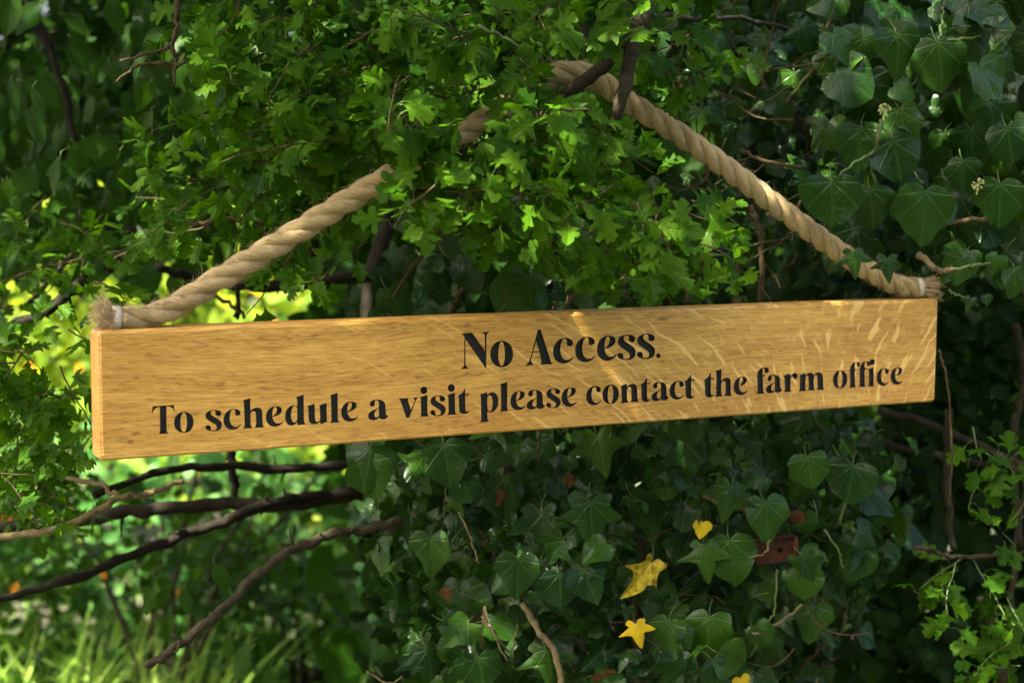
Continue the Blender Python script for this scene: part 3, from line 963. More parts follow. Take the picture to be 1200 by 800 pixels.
def build_rope():
    path = rope_path()
    root = empty("rope", path[0], "thick three strand natural fibre rope holding up the wooden sign", "rope")
    # arc length and frames
    s = [0.0]
    for a, b in zip(path, path[1:]):
        s.append(s[-1] + (b - a).length)
    L = s[-1]
    for k in range(3):
        mb = MB()
        pts = []
        ph = 0.0
        for i, p in enumerate(path):
            t = (path[min(i + 1, len(path) - 1)] - path[max(i - 1, 0)]).normalized()
            back = Vector((-math.sin(YAW), math.cos(YAW), 0))
            back = (back - t * back.dot(t)).normalized()
            up = back.cross(t)
            if i:
                f = s[i] / L
                pitch = 0.096 * (1 - f) + 0.066 * f
                ph += 2 * math.pi * (s[i] - s[i - 1]) / pitch
            a = ph + k * 2 * math.pi / 3
            e = 1.0 if 0.01 < s[i] < L - 0.01 else 0.8
            pts.append(p + (up * math.cos(a) + back * math.sin(a)) * ROPE_R * 0.52 * e)
        fine = catmull(pts, 2)
        strand_tube(mb, fine, ROPE_R * 0.545, k)
        link("strand", mb.mesh("strand"), root, None, None, [M['rope']])
    # pale tape round both ends
    for end in (0, -1):
        i = 2 if end == 0 else len(path) - 4
        t = (path[i + 1] - path[i]).normalized()
        mb = MB()
        prof = [(-0.0042, 0.0), (-0.004, 1.0), (0.004, 1.0), (0.0042, 0.0)]
        mb.tube([path[i] + t * d for d, _ in prof], [ROPE_R * (1.06 if r else 0.90) for _, r in prof], 20, True, 0.02)
        link("tape_band", mb.mesh("tape_band"), root, None, None, [M['tape']])
    # frayed ends
    r = random.Random(5)
    for end in (0, -1):
        mb = MB()
        p0 = path[0] if end == 0 else path[-1]
        t = (path[0] - path[3]).normalized() if end == 0 else (path[-1] - path[-4]).normalized()
        bend = (Vector((0.1, -0.1, 1.05)) if end == 0 else Vector((0.5, -0.25, -0.1)))
        for k in range(260 if end == 0 else 200):
            o = Vector((r.gauss(0, 1), r.gauss(0, 1), r.gauss(0, 1)))
            o = (o - t * o.dot(t))
            o = o.normalized() * ROPE_R * math.sqrt(r.random()) * 0.95
            ln = r.uniform(0.009, 0.021)
            d = (t + o / ROPE_R * r.uniform(0.1, 0.75) + bend * r.uniform(0.0, 0.9) + Vector((r.gauss(0, .2), r.gauss(0, .2), r.gauss(0, .2)))).normalized()
            a = p0 + o - t * 0.004
            b = a + t * ln * 0.4 + o * 0.2
            c = b + d * ln * 0.7
            e = c + (d + Vector((r.gauss(0, .5), r.gauss(0, .5), r.gauss(0, .5)))).normalized() * ln * 0.35
            mb.tube(catmull([a, b, c, e], 2), lin(0.00065, 0.0002, 7), 4, False)
        link("frayed_end", mb.mesh("frayed_end"), root, "stuff", None, [M['fray']])
    # loose fibres along the rope
    mb = MB()
    for k in range(4200):
        i = r.randrange(1, len(path) - 1)
        t = (path[i + 1] - path[i - 1]).normalized()
        o = Vector((r.gauss(0, 1), r.gauss(0, 1), r.gauss(0, 1)))
        o = (o - t * o.dot(t)).normalized()
        p = path[i].lerp(path[i + 1], r.random()) + o * ROPE_R * 0.98
        ln = r.uniform(0.003, 0.008) if r.random() < 0.85 else r.uniform(0.008, 0.016)
        d = (t * r.choice((-1, 1)) * r.uniform(0.6, 1.6) + o * r.uniform(0.2, 0.9) + Vector((r.gauss(0, .3), r.gauss(0, .3), r.gauss(0, .3)))).normalized()
        e = p + d * ln * 0.55
        g = e + (d + Vector((r.gauss(0, .5), r.gauss(0, .5), r.gauss(0, .5)))).normalized() * ln * 0.45
        mb.tube([p, e, g], [0.00020, 0.00016, 0.00008], 3, False)
    link("loose_fibre", mb.mesh("loose_fibre"), root, "stuff", None, [M['rope']])


build_rope()
ROPE_PX = [(x, y) for x, y, f in (to_px(p) for p in rope_path()[::6])]


def near_rope(x, y, d):
    return any((x - a) ** 2 + (y - b) ** 2 < d * d for a, b in ROPE_PX)


BPX = [(92, 380), (1112, 338), (1108, 480), (98, 556)]


def over_board(x, y, m=0):
    if x < 100 - m or x > 1103 + m:
        return False
    f = (x - 105) / 995.0
    return 388 - 40 * f - m < y < 541 - 70 * f + m


# ------------------------------------------------------------------ plants: generators
def inpoly(x, y, poly):
    c = False
    j = len(poly) - 1
    for i in range(len(poly)):
        xi, yi = poly[i]
        xj, yj = poly[j]
        if (yi > y) != (yj > y) and x < (xj - xi) * (y - yi) / (yj - yi) + xi:
            c = not c
        j = i
    return c


def sample_poly(poly, r):
    xs = [p[0] for p in poly]
    ys = [p[1] for p in poly]
    while True:
        x, y = r.uniform(min(xs), max(xs)), r.uniform(min(ys), max(ys))
        if inpoly(x, y, poly):
            return x, y


def clear(p, size=0.03, keep_rope=True, show_rope=None):
    """False where a leaf would grow in front of the board or the open lengths of rope."""
    x, y, f = to_px(p)
    s = size * FPX / f
    if p.y < board_y(x) + 0.045 and over_board(x, y, s * 0.9):
        return False
    if keep_rope and p.y < board_y(min(max(x, 0), 1200)) + 0.03 and near_rope(x, y, 15 + s * 0.8):
        if show_rope and show_rope(x, y):
            return True
        return False
    return True


def spray(r, start, d, length, lsize, kinds, leaves, twigs, droop=0.25, per=(1, 3), step=0.016, ok=None, out=0.55, trad=0.0012):
    """A leafy twig: leaves in small rosettes along a drooping shoot."""
    p = Vector(start)
    d = Vector(d).normalized()
    pts = [p.copy()]
    n = max(2, int(length / step))
    for i in range(n):
        d = (d + Vector((r.gauss(0, .16), r.gauss(0, .16), r.gauss(0, .16) - droop * 0.12))).normalized()
        p = p + d * step
        pts.append(p.copy())
        for k in range(r.randint(*per)):
            side = Vector((r.gauss(0, 1), r.gauss(0, 1), r.gauss(0, 1)))
            side = (side - d * side.dot(d)).normalized()
            tip = (d * r.uniform(0.1, 0.9) + side * 0.9 + Vector((0, 0, -0.15))).normalized()
            nrm = Vector((r.gauss(0, .38), -out + r.gauss(0, .38), 0.75 + r.gauss(0, .3)))
            sc = lsize * r.uniform(0.6, 1.2) * (0.75 if i > n - 3 else 1.0)
            q = p + side * 0.003 + tip * sc * 0.25
            l = (q, tip, nrm, sc, r.choice(kinds))
            if ok is None or ok(q + tip * sc * 0.5, sc * 0.5):
                leaves.append(l)
    if ok is None or all(ok(q, 0.004) for q in pts):
        twigs.append((pts, trad))


def ivy_leafing(r, poly, ydep, n, size, kinds, leaves, ok=None, down=0.9, tilt=0.5, spread=0.75):
    for i in range(n):
        x, y = sample_poly(poly, r)
        d = ydep(x, y) if callable(ydep) else r.uniform(*ydep)
        p = P(x, y, d)
        tip = Vector((r.gauss(0, spread), -0.25 + r.gauss(0, .35), -down + r.gauss(0, .45)))
        nrm = Vector((r.gauss(0, .65), -0.9, tilt + r.gauss(0, .55)))
        sc = size[0] + (size[1] - size[0]) * r.random() ** 1.3
        t = tip.normalized()
        if ok is None or ok(p + t * sc * 0.4, sc * 0.6):
            leaves.append((p, tip, nrm, sc, r.choice(kinds)))


def branch(root, pxpts, r0, r1, mat, name="branch", seed=0, sides=10, bump=0.22, label=None, n=7, amp=0.0015):
    pts = catmull([P(*q) for q in pxpts], n)
    pts = wobble(pts, amp, seed)
    mb = MB()
    mb.tube(pts, lin(r0, r1, len(pts)), sides, True, bump, seed)
    if mat.startswith('bark') and r0 > 0.004 and name == "branch" and bump > 0.15:
        q = random.Random(seed + 900)
        for k in range(max(2, len(pts) // 8)):
            i = q.randrange(2, len(pts) - 1)
            t = (pts[i] - pts[i - 1]).normalized()
            o = Vector((q.gauss(0, 1), q.gauss(0, .6), q.gauss(0, 1)))
            o = (o - t * o.dot(t)).normalized()
            rr = r0 + (r1 - r0) * i / len(pts)
            a = pts[i] + o * rr * 0.6
            ln = q.uniform(0.8, 2.2) * rr + q.choice((0, 0, 0.004, 0.012))
            b = a + (o + t * q.uniform(-.2, .8)).normalized() * ln
            mb.tube([a, a.lerp(b, .5) + t * 0.001, b], [rr * 0.34, rr * 0.24, rr * 0.12], 5, True, .2, k)
    return link(name, mb.mesh(name), root, None, label, [M[mat]])


def twig_part(root, twigs, mat, name="twig"):
    if not twigs:
        return
    mb = MB()
    for i, (pts, rad) in enumerate(twigs):
        mb.tube(pts, lin(rad, rad * 0.4, len(pts)), 5, False)
    link(name, mb.mesh(name), root, "stuff", None, [M[mat]])


def rndpoly(x0, y0, x1, y1):
    return [(x0, y0), (x1, y0), (x1, y1), (x0, y1)]


# ------------------------------------------------------------------ the hawthorn over the sign
def build_hawthorn():
    r = random.Random(21)
    base = Vector((-0.05, 2.35, 0.0))
    root = empty("hawthorn_tree", base, "hawthorn with small lobed bright green leaves spreading over the rope", "tree")
    kinds = ['haw_a', 'haw_a', 'haw_b']
    # trunk and limbs
    mb = MB()
    tp = [base, Vector((-0.06, 2.33, 0.6)), P(615, 420, 2.36), P(640, 200, 2.32), P(672, 40, 2.22), P(690, -160, 2.15), P(640, -420, 2.1)]
    tpp = wobble(catmull(tp, 6), 0.004, 3)
    mb.tube(tpp, lin(0.045, 0.018, len(tpp)), 12, True, 0.2, 3)
    link("trunk", mb.mesh("trunk"), root, None, None, [M['bark']])
    by = board_y(700)
    branch(root, [(766, -60, 2.02), (757, 10, by - 0.004), (738, 45, by - 0.016), (705, 80, by - 0.022), (668, 108, by - 0.012), (636, 138, by + 0.04)], 0.0078, 0.0070, 'bark', seed=1, bump=0.1, amp=0.0006)
    branch(root, [(748, 24, by - 0.012), (741, 60, by - 0.030), (730, 110, by - 0.038), (717, 152, by - 0.030)], 0.0082, 0.0066, 'bark', seed=2, bump=0.1, amp=0.0006, label="cut stub of a grey barked branch")
    branch(root, [(1010, 60, 2.25), (900, 28, 2.1), (800, 20, 1.97), (752, 18, 1.9)], 0.003, 0.003, 'bark', seed=5)
    branch(root, [(690, -60, 1.98), (672, 20, 1.95), (668, 60, 1.98)], 0.009, 0.008, 'bark', seed=6)
    branch(root, [(372, -60, 2.2), (370, 60, 2.2), (372, 180, 2.22), (366, 300, 2.24)], 0.008, 0.006, 'bark_dark', seed=7)
    # the grey dead twig, upper left
    dead = [[(206, -30, 1.80), (208, 20, 1.80), (202, 52, 1.795), (206, 72, 1.795), (203, 100, 1.79)], [(203, 54, 1.795), (178, 62, 1.79), (142, 72, 1.78)], [(204, 80, 1.795), (190, 74, 1.79), (160, 78, 1.785), (134, 95, 1.78)], [(205, 78, 1.795), (216, 74, 1.79)]]
    for k, q in enumerate(dead):
        branch(root, q, 0.0030 if k == 0 else 0.0022, 0.0016, 'twig', "dead_twig", 10 + k, 7, 0.5, amp=0.001)
    # bare reddish twigs under the leaves
    for k, q in enumerate([[(536, 248, 2.0), (500, 290, 1.98), (460, 348, 1.96)], [(716, 290, 1.98), (690, 320, 1.99), (662, 362, 2.0)], [(556, 320, 2.1), (535, 350, 2.12), (524, 372, 2.12)],
                           [(480, 196, 1.8), (545, 176, 1.8), (600, 150, 1.84)], [(235, 330, 2.3), (262, 352, 2.3), (290, 372, 2.3)], [(395, 240, 2.2), (330, 262, 2.2), (250, 258, 2.2), (180, 285, 2.3), (60, 330, 2.3)]]):
        branch(root, q, 0.0034, 0.0024, 'twig', "twig", 20 + k, 7, 0.3)
    for k, q in enumerate([[(330, -20, 1.9), (338, 80, 1.92), (318, 108, 1.9), (262, 137, 1.88), (232, 140, 1.86)], [(460, 30, 1.85), (420, 42, 1.84), (380, 48, 1.84)], [(560, 30, 1.8), (600, 50, 1.8), (640, 75, 1.8)]]):
        branch(root, q, 0.0022, 0.0013, 'petiole', "shoot", 40 + k, 6, 0.15)
    leaves, twigs = [], []
    show = lambda x, y: 448 < x < 535 or 574 < x < 640

    def ok(p, s):
        x, y, f = to_px(p)
        if 118 < x < 226 and -10 < y < 108 and p.y < 1.95:
            return False
        return clear(p, s, True, show)

    def region(poly, dep, n, size, length, dirf, per=(1, 3), droop=0.25):
        for i in range(n):
            x, y = sample_poly(poly, r)
            st = P(x, y, r.uniform(*dep))
            spray(r, st, dirf(), r.uniform(*length), size * r.uniform(0.85, 1.1), kinds, leaves, twigs, droop, per, ok=ok)
    rd = lambda cx, cy, cz: (lambda: Vector((cx + r.gauss(0, .6), cy + r.gauss(0, .5), cz + r.gauss(0, .45))))
    # upper middle curtain
    region([(235, -40), (640, -40), (650, 80), (560, 120), (470, 160), (420, 190), (300, 200), (250, 90)], (1.72, 2.02), 88, 0.035, (0.06, 0.14), rd(-0.4, -0.4, -0.1))
    region([(440, 140), (640, 110), (700, 160), (805, 215), (825, 290), (730, 315), (600, 285), (470, 225)], (1.62, 1.86), 58, 0.036, (0.05, 0.11), rd(0.3, -0.7, -0.2))
    region([(570, -40), (780, -40), (770, 60), (650, 70)], (1.78, 2.1), 18, 0.037, (0.05, 0.1), rd(0.1, -0.3, -0.3))
    region([(740, 30), (860, 20), (850, 110), (790, 120)], (1.82, 2.0), 7, 0.036, (0.04, 0.09), rd(0.5, -0.4, -0.2))
    # sprays hanging across the rope
    region([(455, 120), (520, 110), (520, 190), (455, 215)], (1.66, 1.76), 11, 0.036, (0.04, 0.08), rd(0.1, -0.5, -0.5))
    region([(590, 60), (640, 60), (640, 130), (590, 140)], (1.70, 1.80), 9, 0.036, (0.04, 0.07), rd(0.0, -0.5, -0.5))
    region([(690, 150), (745, 150), (745, 185), (690, 190)], (1.70, 1.78), 5, 0.036, (0.03, 0.05), rd(0.1, -0.5, -0.4))
    # behind the left length of rope
    region([(170, 200), (430, 120), (430, 285), (370, 300), (250, 300), (170, 290)], (1.85, 2.3), 36, 0.033, (0.06, 0.13), rd(-0.4, -0.3, 0.0))
    # left edge beside the board
    region([(-60, 330), (95, 380), (100, 540), (60, 590), (-60, 560)], (1.80, 2.2), 62, 0.031, (0.05, 0.12), rd(-0.3, -0.2, -0.1))
    region([(20, 250), (140, 250), (120, 330), (-20, 350)], (2.0, 2.5), 24, 0.033, (0.05, 0.12), rd(-0.3, -0.2, -0.1))
    # deeper layers
    region([(270, -60), (880, -60), (870, 160), (600, 330), (430, 350), (290, 200)], (2.1, 2.6), 44, 0.038, (0.06, 0.15), rd(-0.1, -0.3, 0.0))
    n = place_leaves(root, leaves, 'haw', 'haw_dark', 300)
    twig_part(root, twigs, 'twig')
    # the crown above the picture, unseen, leaves placed to keep sun off the board
    cr = []
    for i in range(17500):
        x = r.uniform(-2.6, 0.15)
        y = r.uniform(0.5, 3.9)
        if y > 2.8 and x < -2.3:
            continue
        z = 2.35 + 1.0 * r.random() + 0.25 * math.sin(x * 2.1 + 1) * math.cos(y * 1.7)
        q = Vector((x, y, z)) - BOARD_C
        q = q - TO_SUN * (q.dot(BY) / TO_SUN.dot(BY))
        over = abs(q.dot(BX)) < 0.62 and abs(q.dot(BZ)) < 0.13
        lx, ly = x - TO_SUN.x / TO_SUN.z * (z - 1.6), y - TO_SUN.y / TO_SUN.z * (z - 1.6)
        deep = ly > 2.2 and lx < -0.15
        if not over and not deep and math.sin(x * 6.3 + y * 2.0) * math.cos(y * 5.7 - x) > 0.50:
            continue
        if over and r.random() < 0.8:
            cr.append((Vector((x + r.gauss(0, .02), y + r.gauss(0, .02), z)), Vector((r.gauss(0, 1), r.gauss(0, 1), -.3)), Vector((r.gauss(0, .5), r.gauss(0, .5), 1)), r.uniform(0.045, 0.075), r.choice(kinds)))
        cr.append((Vector((x, y, z)), Vector((r.gauss(0, 1), r.gauss(0, 1), r.gauss(0, .4) - .3)), Vector((r.gauss(0, .5), r.gauss(0, .5), 1)), r.uniform(0.045, 0.075), r.choice(kinds)))
    # unseen leaves added to the same crown to shade the board's left end
    for i in range(700):
        t = r.uniform(1.35, 2.5)
        p = BOARD_C - BX * 0.5 + TO_SUN * t + Vector((r.gauss(0, .09), r.gauss(0, .09), r.gauss(0, .09)))
        cr.append((p, Vector((r.gauss(0, 1), r.gauss(0, 1), r.gauss(0, .4) - .3)), Vector((r.gauss(0, .5), r.gauss(0, .5), 1)), r.uniform(0.045, 0.07), r.choice(kinds)))
    link("shade_crown", joined_leaves("shade_crown", cr, LO), root, "stuff", None, [M['haw_dark']])
    return n


# ------------------------------------------------------------------ ivy
def ivy_ok(p, s):
    return clear(p, s, True, None)


def build_ivy_low():
    r = random.Random(5)
    base = Vector((0.12, 2.25, 0.0))
    root = empty("ivy_plant", base, "glossy dark ivy with pale veined lobed leaves hanging below the sign", "ivy")
    kinds = ['ivy_star', 'ivy_tri', 'ivy_star', 'ivy_tri', 'ivy_star', 'ivy_heart', 'ivy_round']
    leaves = []
    poly = [(410, 500), (600, 490), (1000, 470), (1045, 520), (1040, 650), (985, 720), (960, 860), (520, 860), (480, 760), (445, 640)]
    front = lambda x, y: 2.02 + 0.10 * (abs(x - 730) / 300) ** 2 + r.uniform(-0.07, 0.10) + 0.06 * math.sin(x * .021) * math.sin(y * .027)
    ivy_leafing(r, poly, front, 680, (0.018, 0.050), kinds, leaves, ivy_ok)
    ivy_leafing(r, [(400, 470), (1050, 440), (1080, 520), (1060, 700), (980, 880), (490, 880), (440, 640)], (2.15, 2.40), 380, (0.026, 0.052), kinds, leaves, ivy_ok)
    # the star shaped leaf with pale veins and other leaves one can single out
    for (x, y, d, tipv, sc, kd) in [(692, 588, 1.93, (0.05, -.2, -1), 0.064, 'ivy_star'), (607, 655, 1.93, (-.05, -.2, -1), 0.050, 'ivy_tri'), (655, 672, 1.92, (0.05, -.2, -1), 0.046, 'ivy_round'),
                                    (832, 722, 1.95, (-.1, -.2, -1), 0.055, 'ivy_tri'), (826, 640, 1.97, (.1, -.2, -1), 0.048, 'ivy_star'), (855, 632, 1.97, (.1, -.2, -1), 0.060, 'ivy_heart'), (896, 588, 1.97, (.1, -.2, -1), 0.055, 'ivy_tri'),
                                    (1010, 640, 2.05, (-.5, -.2, -1), 0.050, 'ivy_heart'), (942, 668, 2.0, (0, -.2, -1), 0.042, 'ivy_round'), (955, 710, 2.03, (-.2, -.2, -1), 0.050, 'ivy_tri'), (1000, 545, 2.0, (-.2, -.2, -1), 0.055, 'ivy_round'),
                                    (946, 535, 1.97, (.2, -.2, -1), 0.045, 'ivy_round'), (800, 515, 1.97, (0, -.2, -1), 0.062, 'ivy_tri'), (700, 510, 1.97, (.2, -.2, -1), 0.055, 'ivy_star'), (520, 520, 1.97, (.1, -.2, -1), 0.058, 'ivy_heart'), (435, 525, 2.0, (-.2, -.2, -1), 0.058, 'ivy_heart'),
                                    (430, 540, 2.0, (.3, -.2, -1), 0.05, 'ivy_heart'), (505, 630, 1.98, (0, -.2, -1), 0.05, 'ivy_tri'), (500, 760, 2.0, (.2, -.2, -1), 0.06, 'ivy_star'), (560, 770, 1.96, (.2, -.2, -1), 0.055, 'ivy_tri'), (640, 760, 1.97, (.2, -.2, -1), 0.055, 'ivy_star'), (793, 770, 1.93, (0, -.2, -.6), 0.044, 'ivy_star'), (590, 560, 1.99, (.1, -.2, -1), 0.05, 'ivy_heart'), (635, 600, 1.96, (0.1, -.2, -1), 0.06, 'ivy_star')]:
        leaves.append((P(x, y, d), Vector(tipv), Vector((r.gauss(0, .2), -1, 0.35 + r.gauss(0, .3))), sc * .95, kd))
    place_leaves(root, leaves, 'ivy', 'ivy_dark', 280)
    # leaves that differ
    leaf_part(root, (P(745, 731, 1.93), Vector((.25, -.2, -1)), Vector((-.1, -1, .3)), 0.030, 'ivy_star'), 'yellow', "bright yellow three pointed ivy leaf")
    ob = leaf_part(root, (P(764, 660, 1.93), Vector((-.55, -.2, -.8)), Vector((.45, -1, .25)), 0.054, 'ivy_star'), 'yellow_spot', "mottled yellow ivy leaf with black blotches")
    ob.scale = (0.034, 0.054, 0.075)
    leaf_part(root, (P(824, 612, 1.98), Vector((-.2, -.2, -1)), Vector((.2, -1, .3)), 0.020, 'ivy_tri'), 'yellow', "small yellow ivy leaf beside the rusty bracket")
    leaf_part(root, (P(868, 794, 1.95), Vector((.3, -.2, -.6)), Vector((.2, -1, .3)), 0.022, 'ivy_tri'), 'yellow', "yellowing ivy leaf at the foot of the ivy")
    for (x, y, sc) in ((630, 652, 0.02), (634, 596, 0.012), (706, 790, 0.03), (581, 576, 0.018), (667, 557, 0.014), (815, 765, .02), (935, 600, .018), (522, 690, .015)):
        leaf_part(root, (P(x, y, 1.99), Vector((r.gauss(0, .5), -.3, -1)), Vector((r.gauss(0, .4), -1, .3)), sc, 'ivy_heart'), 'brown', "dry brown curled ivy leaf")
    # stems
    st = [([(612, 706, 1.97), (632, 740, 1.96), (652, 768, 1.96), (660, 820, 1.96)], 0.0042, 0.0036, 'twig_pale'), ([(605, 652, 1.98), (625, 664, 1.97), (650, 676, 1.97)], 0.003, 0.002, 'twig_pale'),
          ([(815, 575, 2.0), (850, 588, 1.98), (876, 596, 1.98)], 0.006, 0.005, 'twig_pale'), ([(538, 600, 1.98), (552, 632, 1.97), (562, 660, 1.97)], 0.0013, 0.001, 'twig_pale'), ([(523, 570, 1.98), (520, 610, 1.98)], 0.001, 0.001, 'twig'),
          ([(568, 710, 1.96), (580, 745, 1.96), (594, 775, 1.96)], 0.001, 0.0009, 'twig_pale'), ([(567, 712, 1.96), (565, 760, 1.96)], 0.001, 0.0009, 'twig'), ([(606, 730, 1.96), (600, 772, 1.96)], 0.001, 0.0009, 'twig'),
          ([(430, 786, 2.0), (455, 800, 2.0), (472, 792, 2.0)], 0.0012, 0.0009, 'twig_pale'), ([(984, 615, 2.02), (992, 560, 2.02), (975, 520, 2.05)], 0.0018, 0.0012, 'petiole'), ([(966, 620, 2.0), (982, 645, 2.0), (988, 666, 2.0)], 0.0014, 0.001, 'petiole'),
          ([(911, 667, 1.98), (908, 710, 1.98), (895, 740, 1.98), (878, 770, 1.99)], 0.0014, 0.001, 'petiole'), ([(940, 708, 1.99), (915, 728, 1.98), (890, 742, 1.97), (872, 738, 1.98)], 0.0016, 0.0014, 'twig_pale'), ([(880, 652, 1.96), (896, 648, 1.96), (902, 632, 1.96)], 0.0012, 0.001, 'twig_pale'),
          ([(632, 500, 2.0), (631, 545, 2.0)], 0.0015, 0.001, 'twig'), ([(775, 540, 2.1), (752, 640, 2.1), (745, 720, 2.1), (752, 840, 2.1)], 0.006, 0.006, 'twig'), ([(995, 700, 2.1), (985, 740, 2.1), (960, 760, 2.1), (930, 790, 2.1)], 0.0022, 0.0016, 'twig')]
    for k, (q, a, b, m) in enumerate(st):
        branch(root, q, a, b, m, "stem", 60 + k, 7, 0.25, amp=0.0008)
    tangle(root, [(480, 520), (1020, 500), (960, 800), (520, 800)], (1.97, 2.1), 36, r, 'twig')


def build_ivy_high():
    r = random.Random(8)
    base = Vector((0.62, 2.35, 0.0))
    root = empty("ivy_plant", base, "tall flowering ivy with large heart shaped leaves above the right end of the rope", "ivy")
    kinds = ['ivy_heart', 'ivy_heart', 'ivy_tri', 'ivy_round']
    leaves = []
    ivy_leafing(r, [(985, -60), (1290, -60), (1290, 330), (1140, 310), (1010, 300), (930, 210), (960, 60)], (1.98, 2.3), 260, (0.028, 0.062), kinds, leaves, ivy_ok)
    ivy_leafing(r, [(790, -60), (1000, -60), (1000, 230), (900, 190), (800, 110)], (2.08, 2.4), 260, (0.022, 0.046), ['ivy_star', 'ivy_tri', 'ivy_heart'], leaves, ivy_ok)
    ivy_leafing(r, [(440, 230), (880, 200), (1080, 320), (1080, 390), (440, 390)], (2.12, 2.4), 200, (0.030, 0.055), ['ivy_tri', 'ivy_heart', 'ivy_star'], leaves, ivy_ok)
    ivy_leafing(r, [(780, -60), (1300, -60), (1300, 330), (1040, 330), (850, 180)], (2.3, 2.6), 220, (0.040, 0.07), kinds, leaves, None)
    for (x, y, d, tv, sc, kd) in [(1052, 40, 1.98, (.1, -.1, -1), 0.062, 'ivy_tri'), (1098, 50, 1.98, (.15, -.1, -1), 0.066, 'ivy_heart'), (1012, 44, 2.02, (-.3, -.1, -1), 0.05, 'ivy_tri'), (1046, 165, 1.96, (.3, -.1, -1), 0.062, 'ivy_round'), (1010, 150, 1.99, (-.1, -.1, -1), 0.06, 'ivy_heart'),
                                  (975, 212, 1.93, (0, -.2, -1), 0.068, 'ivy_round'), (1020, 222, 1.97, (.1, -.1, -1), 0.055, 'ivy_heart'), (1083, 224, 1.97, (0, -.1, -1), 0.075, 'ivy_heart'), (1055, 128, 1.98, (.3, -.1, -1), 0.056, 'ivy_heart'), (1180, 150, 1.98, (.2, -.1, -1), 0.055, 'ivy_round'), (1172, 215, 1.98, (0, -.1, -1), 0.06, 'ivy_heart'),
                                  (1128, 188, 2.0, (.1, -.1, -1), 0.045, 'ivy_heart'), (1160, 120, 2.02, (.2, -.1, -1), 0.055, 'ivy_heart'), (1130, 40, 2.0, (.2, -.1, -1), .06, 'ivy_tri'), (1040, 303, 1.93, (.1, -.2, -1), 0.034, 'ivy_star'), (1000, 296, 1.93, (.1, -.2, -1), 0.036, 'ivy_star'), (1128, 302, 2.0, (-.3, -.2, -1), .04, 'ivy_heart'), (1098, 300, 2.05, (.2, -.2, -1), .042, 'ivy_round'),
                                  (1190, 315, 2.0, (0, -.2, -1), .04, 'ivy_heart'), (1170, 300, 2.0, (-.3, -.2, -1), .03, 'ivy_tri'), (1138, 350, 1.98, (-.4, -.2, -1), .02, 'ivy_star'), (1155, 346, 1.98, (.2, -.2, -1), .014, 'ivy_heart'), (620, 325, 2.06, (-.6, -.2, -.7), .075, 'ivy_round'), (690, 330, 2.06, (0, -.2, -1), .05, 'ivy_heart'), (545, 300, 2.05, (.2, -.2, -1), .055, 'ivy_heart'), (570, 300, 2.06, (0, -.2, -1), .055, 'ivy_heart'),
                                  (885, 66, 2.04, (0, -.2, -1), .04, 'ivy_tri'), (912, 110, 2.06, (.4, -.2, -1), .05, 'ivy_tri'), (900, 70, 2.05, (.2, -.2, -1), .04, 'ivy_star'), (820, 130, 2.04, (-.2, -.2, -1), .04, 'ivy_star')]:
        leaves.append((P(x, y, d), Vector(tv), Vector((r.gauss(0, .18), -1, 0.28 + r.gauss(0, .3))), sc * .86, kd))
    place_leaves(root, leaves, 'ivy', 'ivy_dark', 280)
    st = [([(1150, 42, 1.99), (1112, 48, 1.98), (1095, 50, 1.98)], 0.0017, 0.0012, 'petiole'), ([(1100, 48, 1.98), (1104, 25, 2.0), (1106, 0, 2.02)], 0.0017, 0.0015, 'petiole'), ([(1032, 140, 1.96), (1027, 170, 1.96), (1022, 195, 1.98), (1030, 222, 1.98)], 0.0028, 0.0022, 'petiole'),
          ([(1024, 178, 1.96), (1000, 192, 1.94), (977, 210, 1.93)], 0.0016, 0.0012, 'petiole'), ([(1031, 146, 1.96), (1047, 162, 1.96)], 0.0014, 0.0012, 'petiole'), ([(1080, 215, 1.97), (1074, 208, 1.98)], .0014, .001, 'petiole'), ([(920, 122, 2.06), (948, 88, 2.05), (980, 52, 2.05)], 0.0032, 0.0022, 'twig'), ([(926, 112, 2.05), (955, 80, 2.05), (978, 58, 2.05)], 0.0022, 0.0016, 'petiole'),
          ([(868, 176, 2.0), (900, 190, 1.98), (942, 196, 1.98)], 0.0026, 0.002, 'twig'), ([(1165, 255, 2.02), (1130, 258, 2.02), (1100, 265, 2.04)], 0.003, 0.002, 'twig_pale'), ([(1076, 298, 1.99), (1092, 312, 1.98), (1102, 318, 1.98), (1120, 316, 1.98)], 0.0042, 0.0028, 'twig_pale'), ([(1118, 316, 1.98), (1142, 311, 1.98), (1160, 308, 2.0)], 0.0018, 0.0016, 'petiole'),
          ([(1112, 340, 1.97), (1124, 346, 1.97), (1136, 350, 1.98)], 0.0014, 0.001, 'petiole'), ([(880, 240, 2.05), (892, 280, 2.05), (893, 360, 2.05)], 0.0036, 0.0034, 'twig'), ([(872, 270, 2.07), (866, 320, 2.07), (862, 360, 2.07)], 0.003, 0.0028, 'twig'), ([(1000, -20, 2.2), (935, 90, 2.2), (905, 140, 2.2)], 0.003, 0.002, 'twig'), ([(800, 320, 2.0), (808, 355, 2.0)], .0024, .002, 'twig'),
          ([(1100, 410, 2.0), (1109, 440, 2.0), (1113, 480, 2.01), (1116, 540, 2.02), (1112, 590, 2.02)], 0.0016, 0.0012, 'twig'), ([(1145, 100, 2.2), (1150, 200, 2.2), (1142, 300, 2.25)], 0.012, 0.012, 'bark_dark'), ([(1190, 380, 2.5), (1200, 440, 2.5), (1188, 520, 2.5), (1195, 640, 2.5)], 0.006, 0.005, 'bark'), ([(1140, 270, 2.3), (1175, 310, 2.3), (1215, 360, 2.3)], .006, .006, 'bark')]
    for k, (q, a, b, m) in enumerate(st):
        branch(root, q, a, b, m, "stem", 160 + k, 7, 0.25, amp=0.0008)
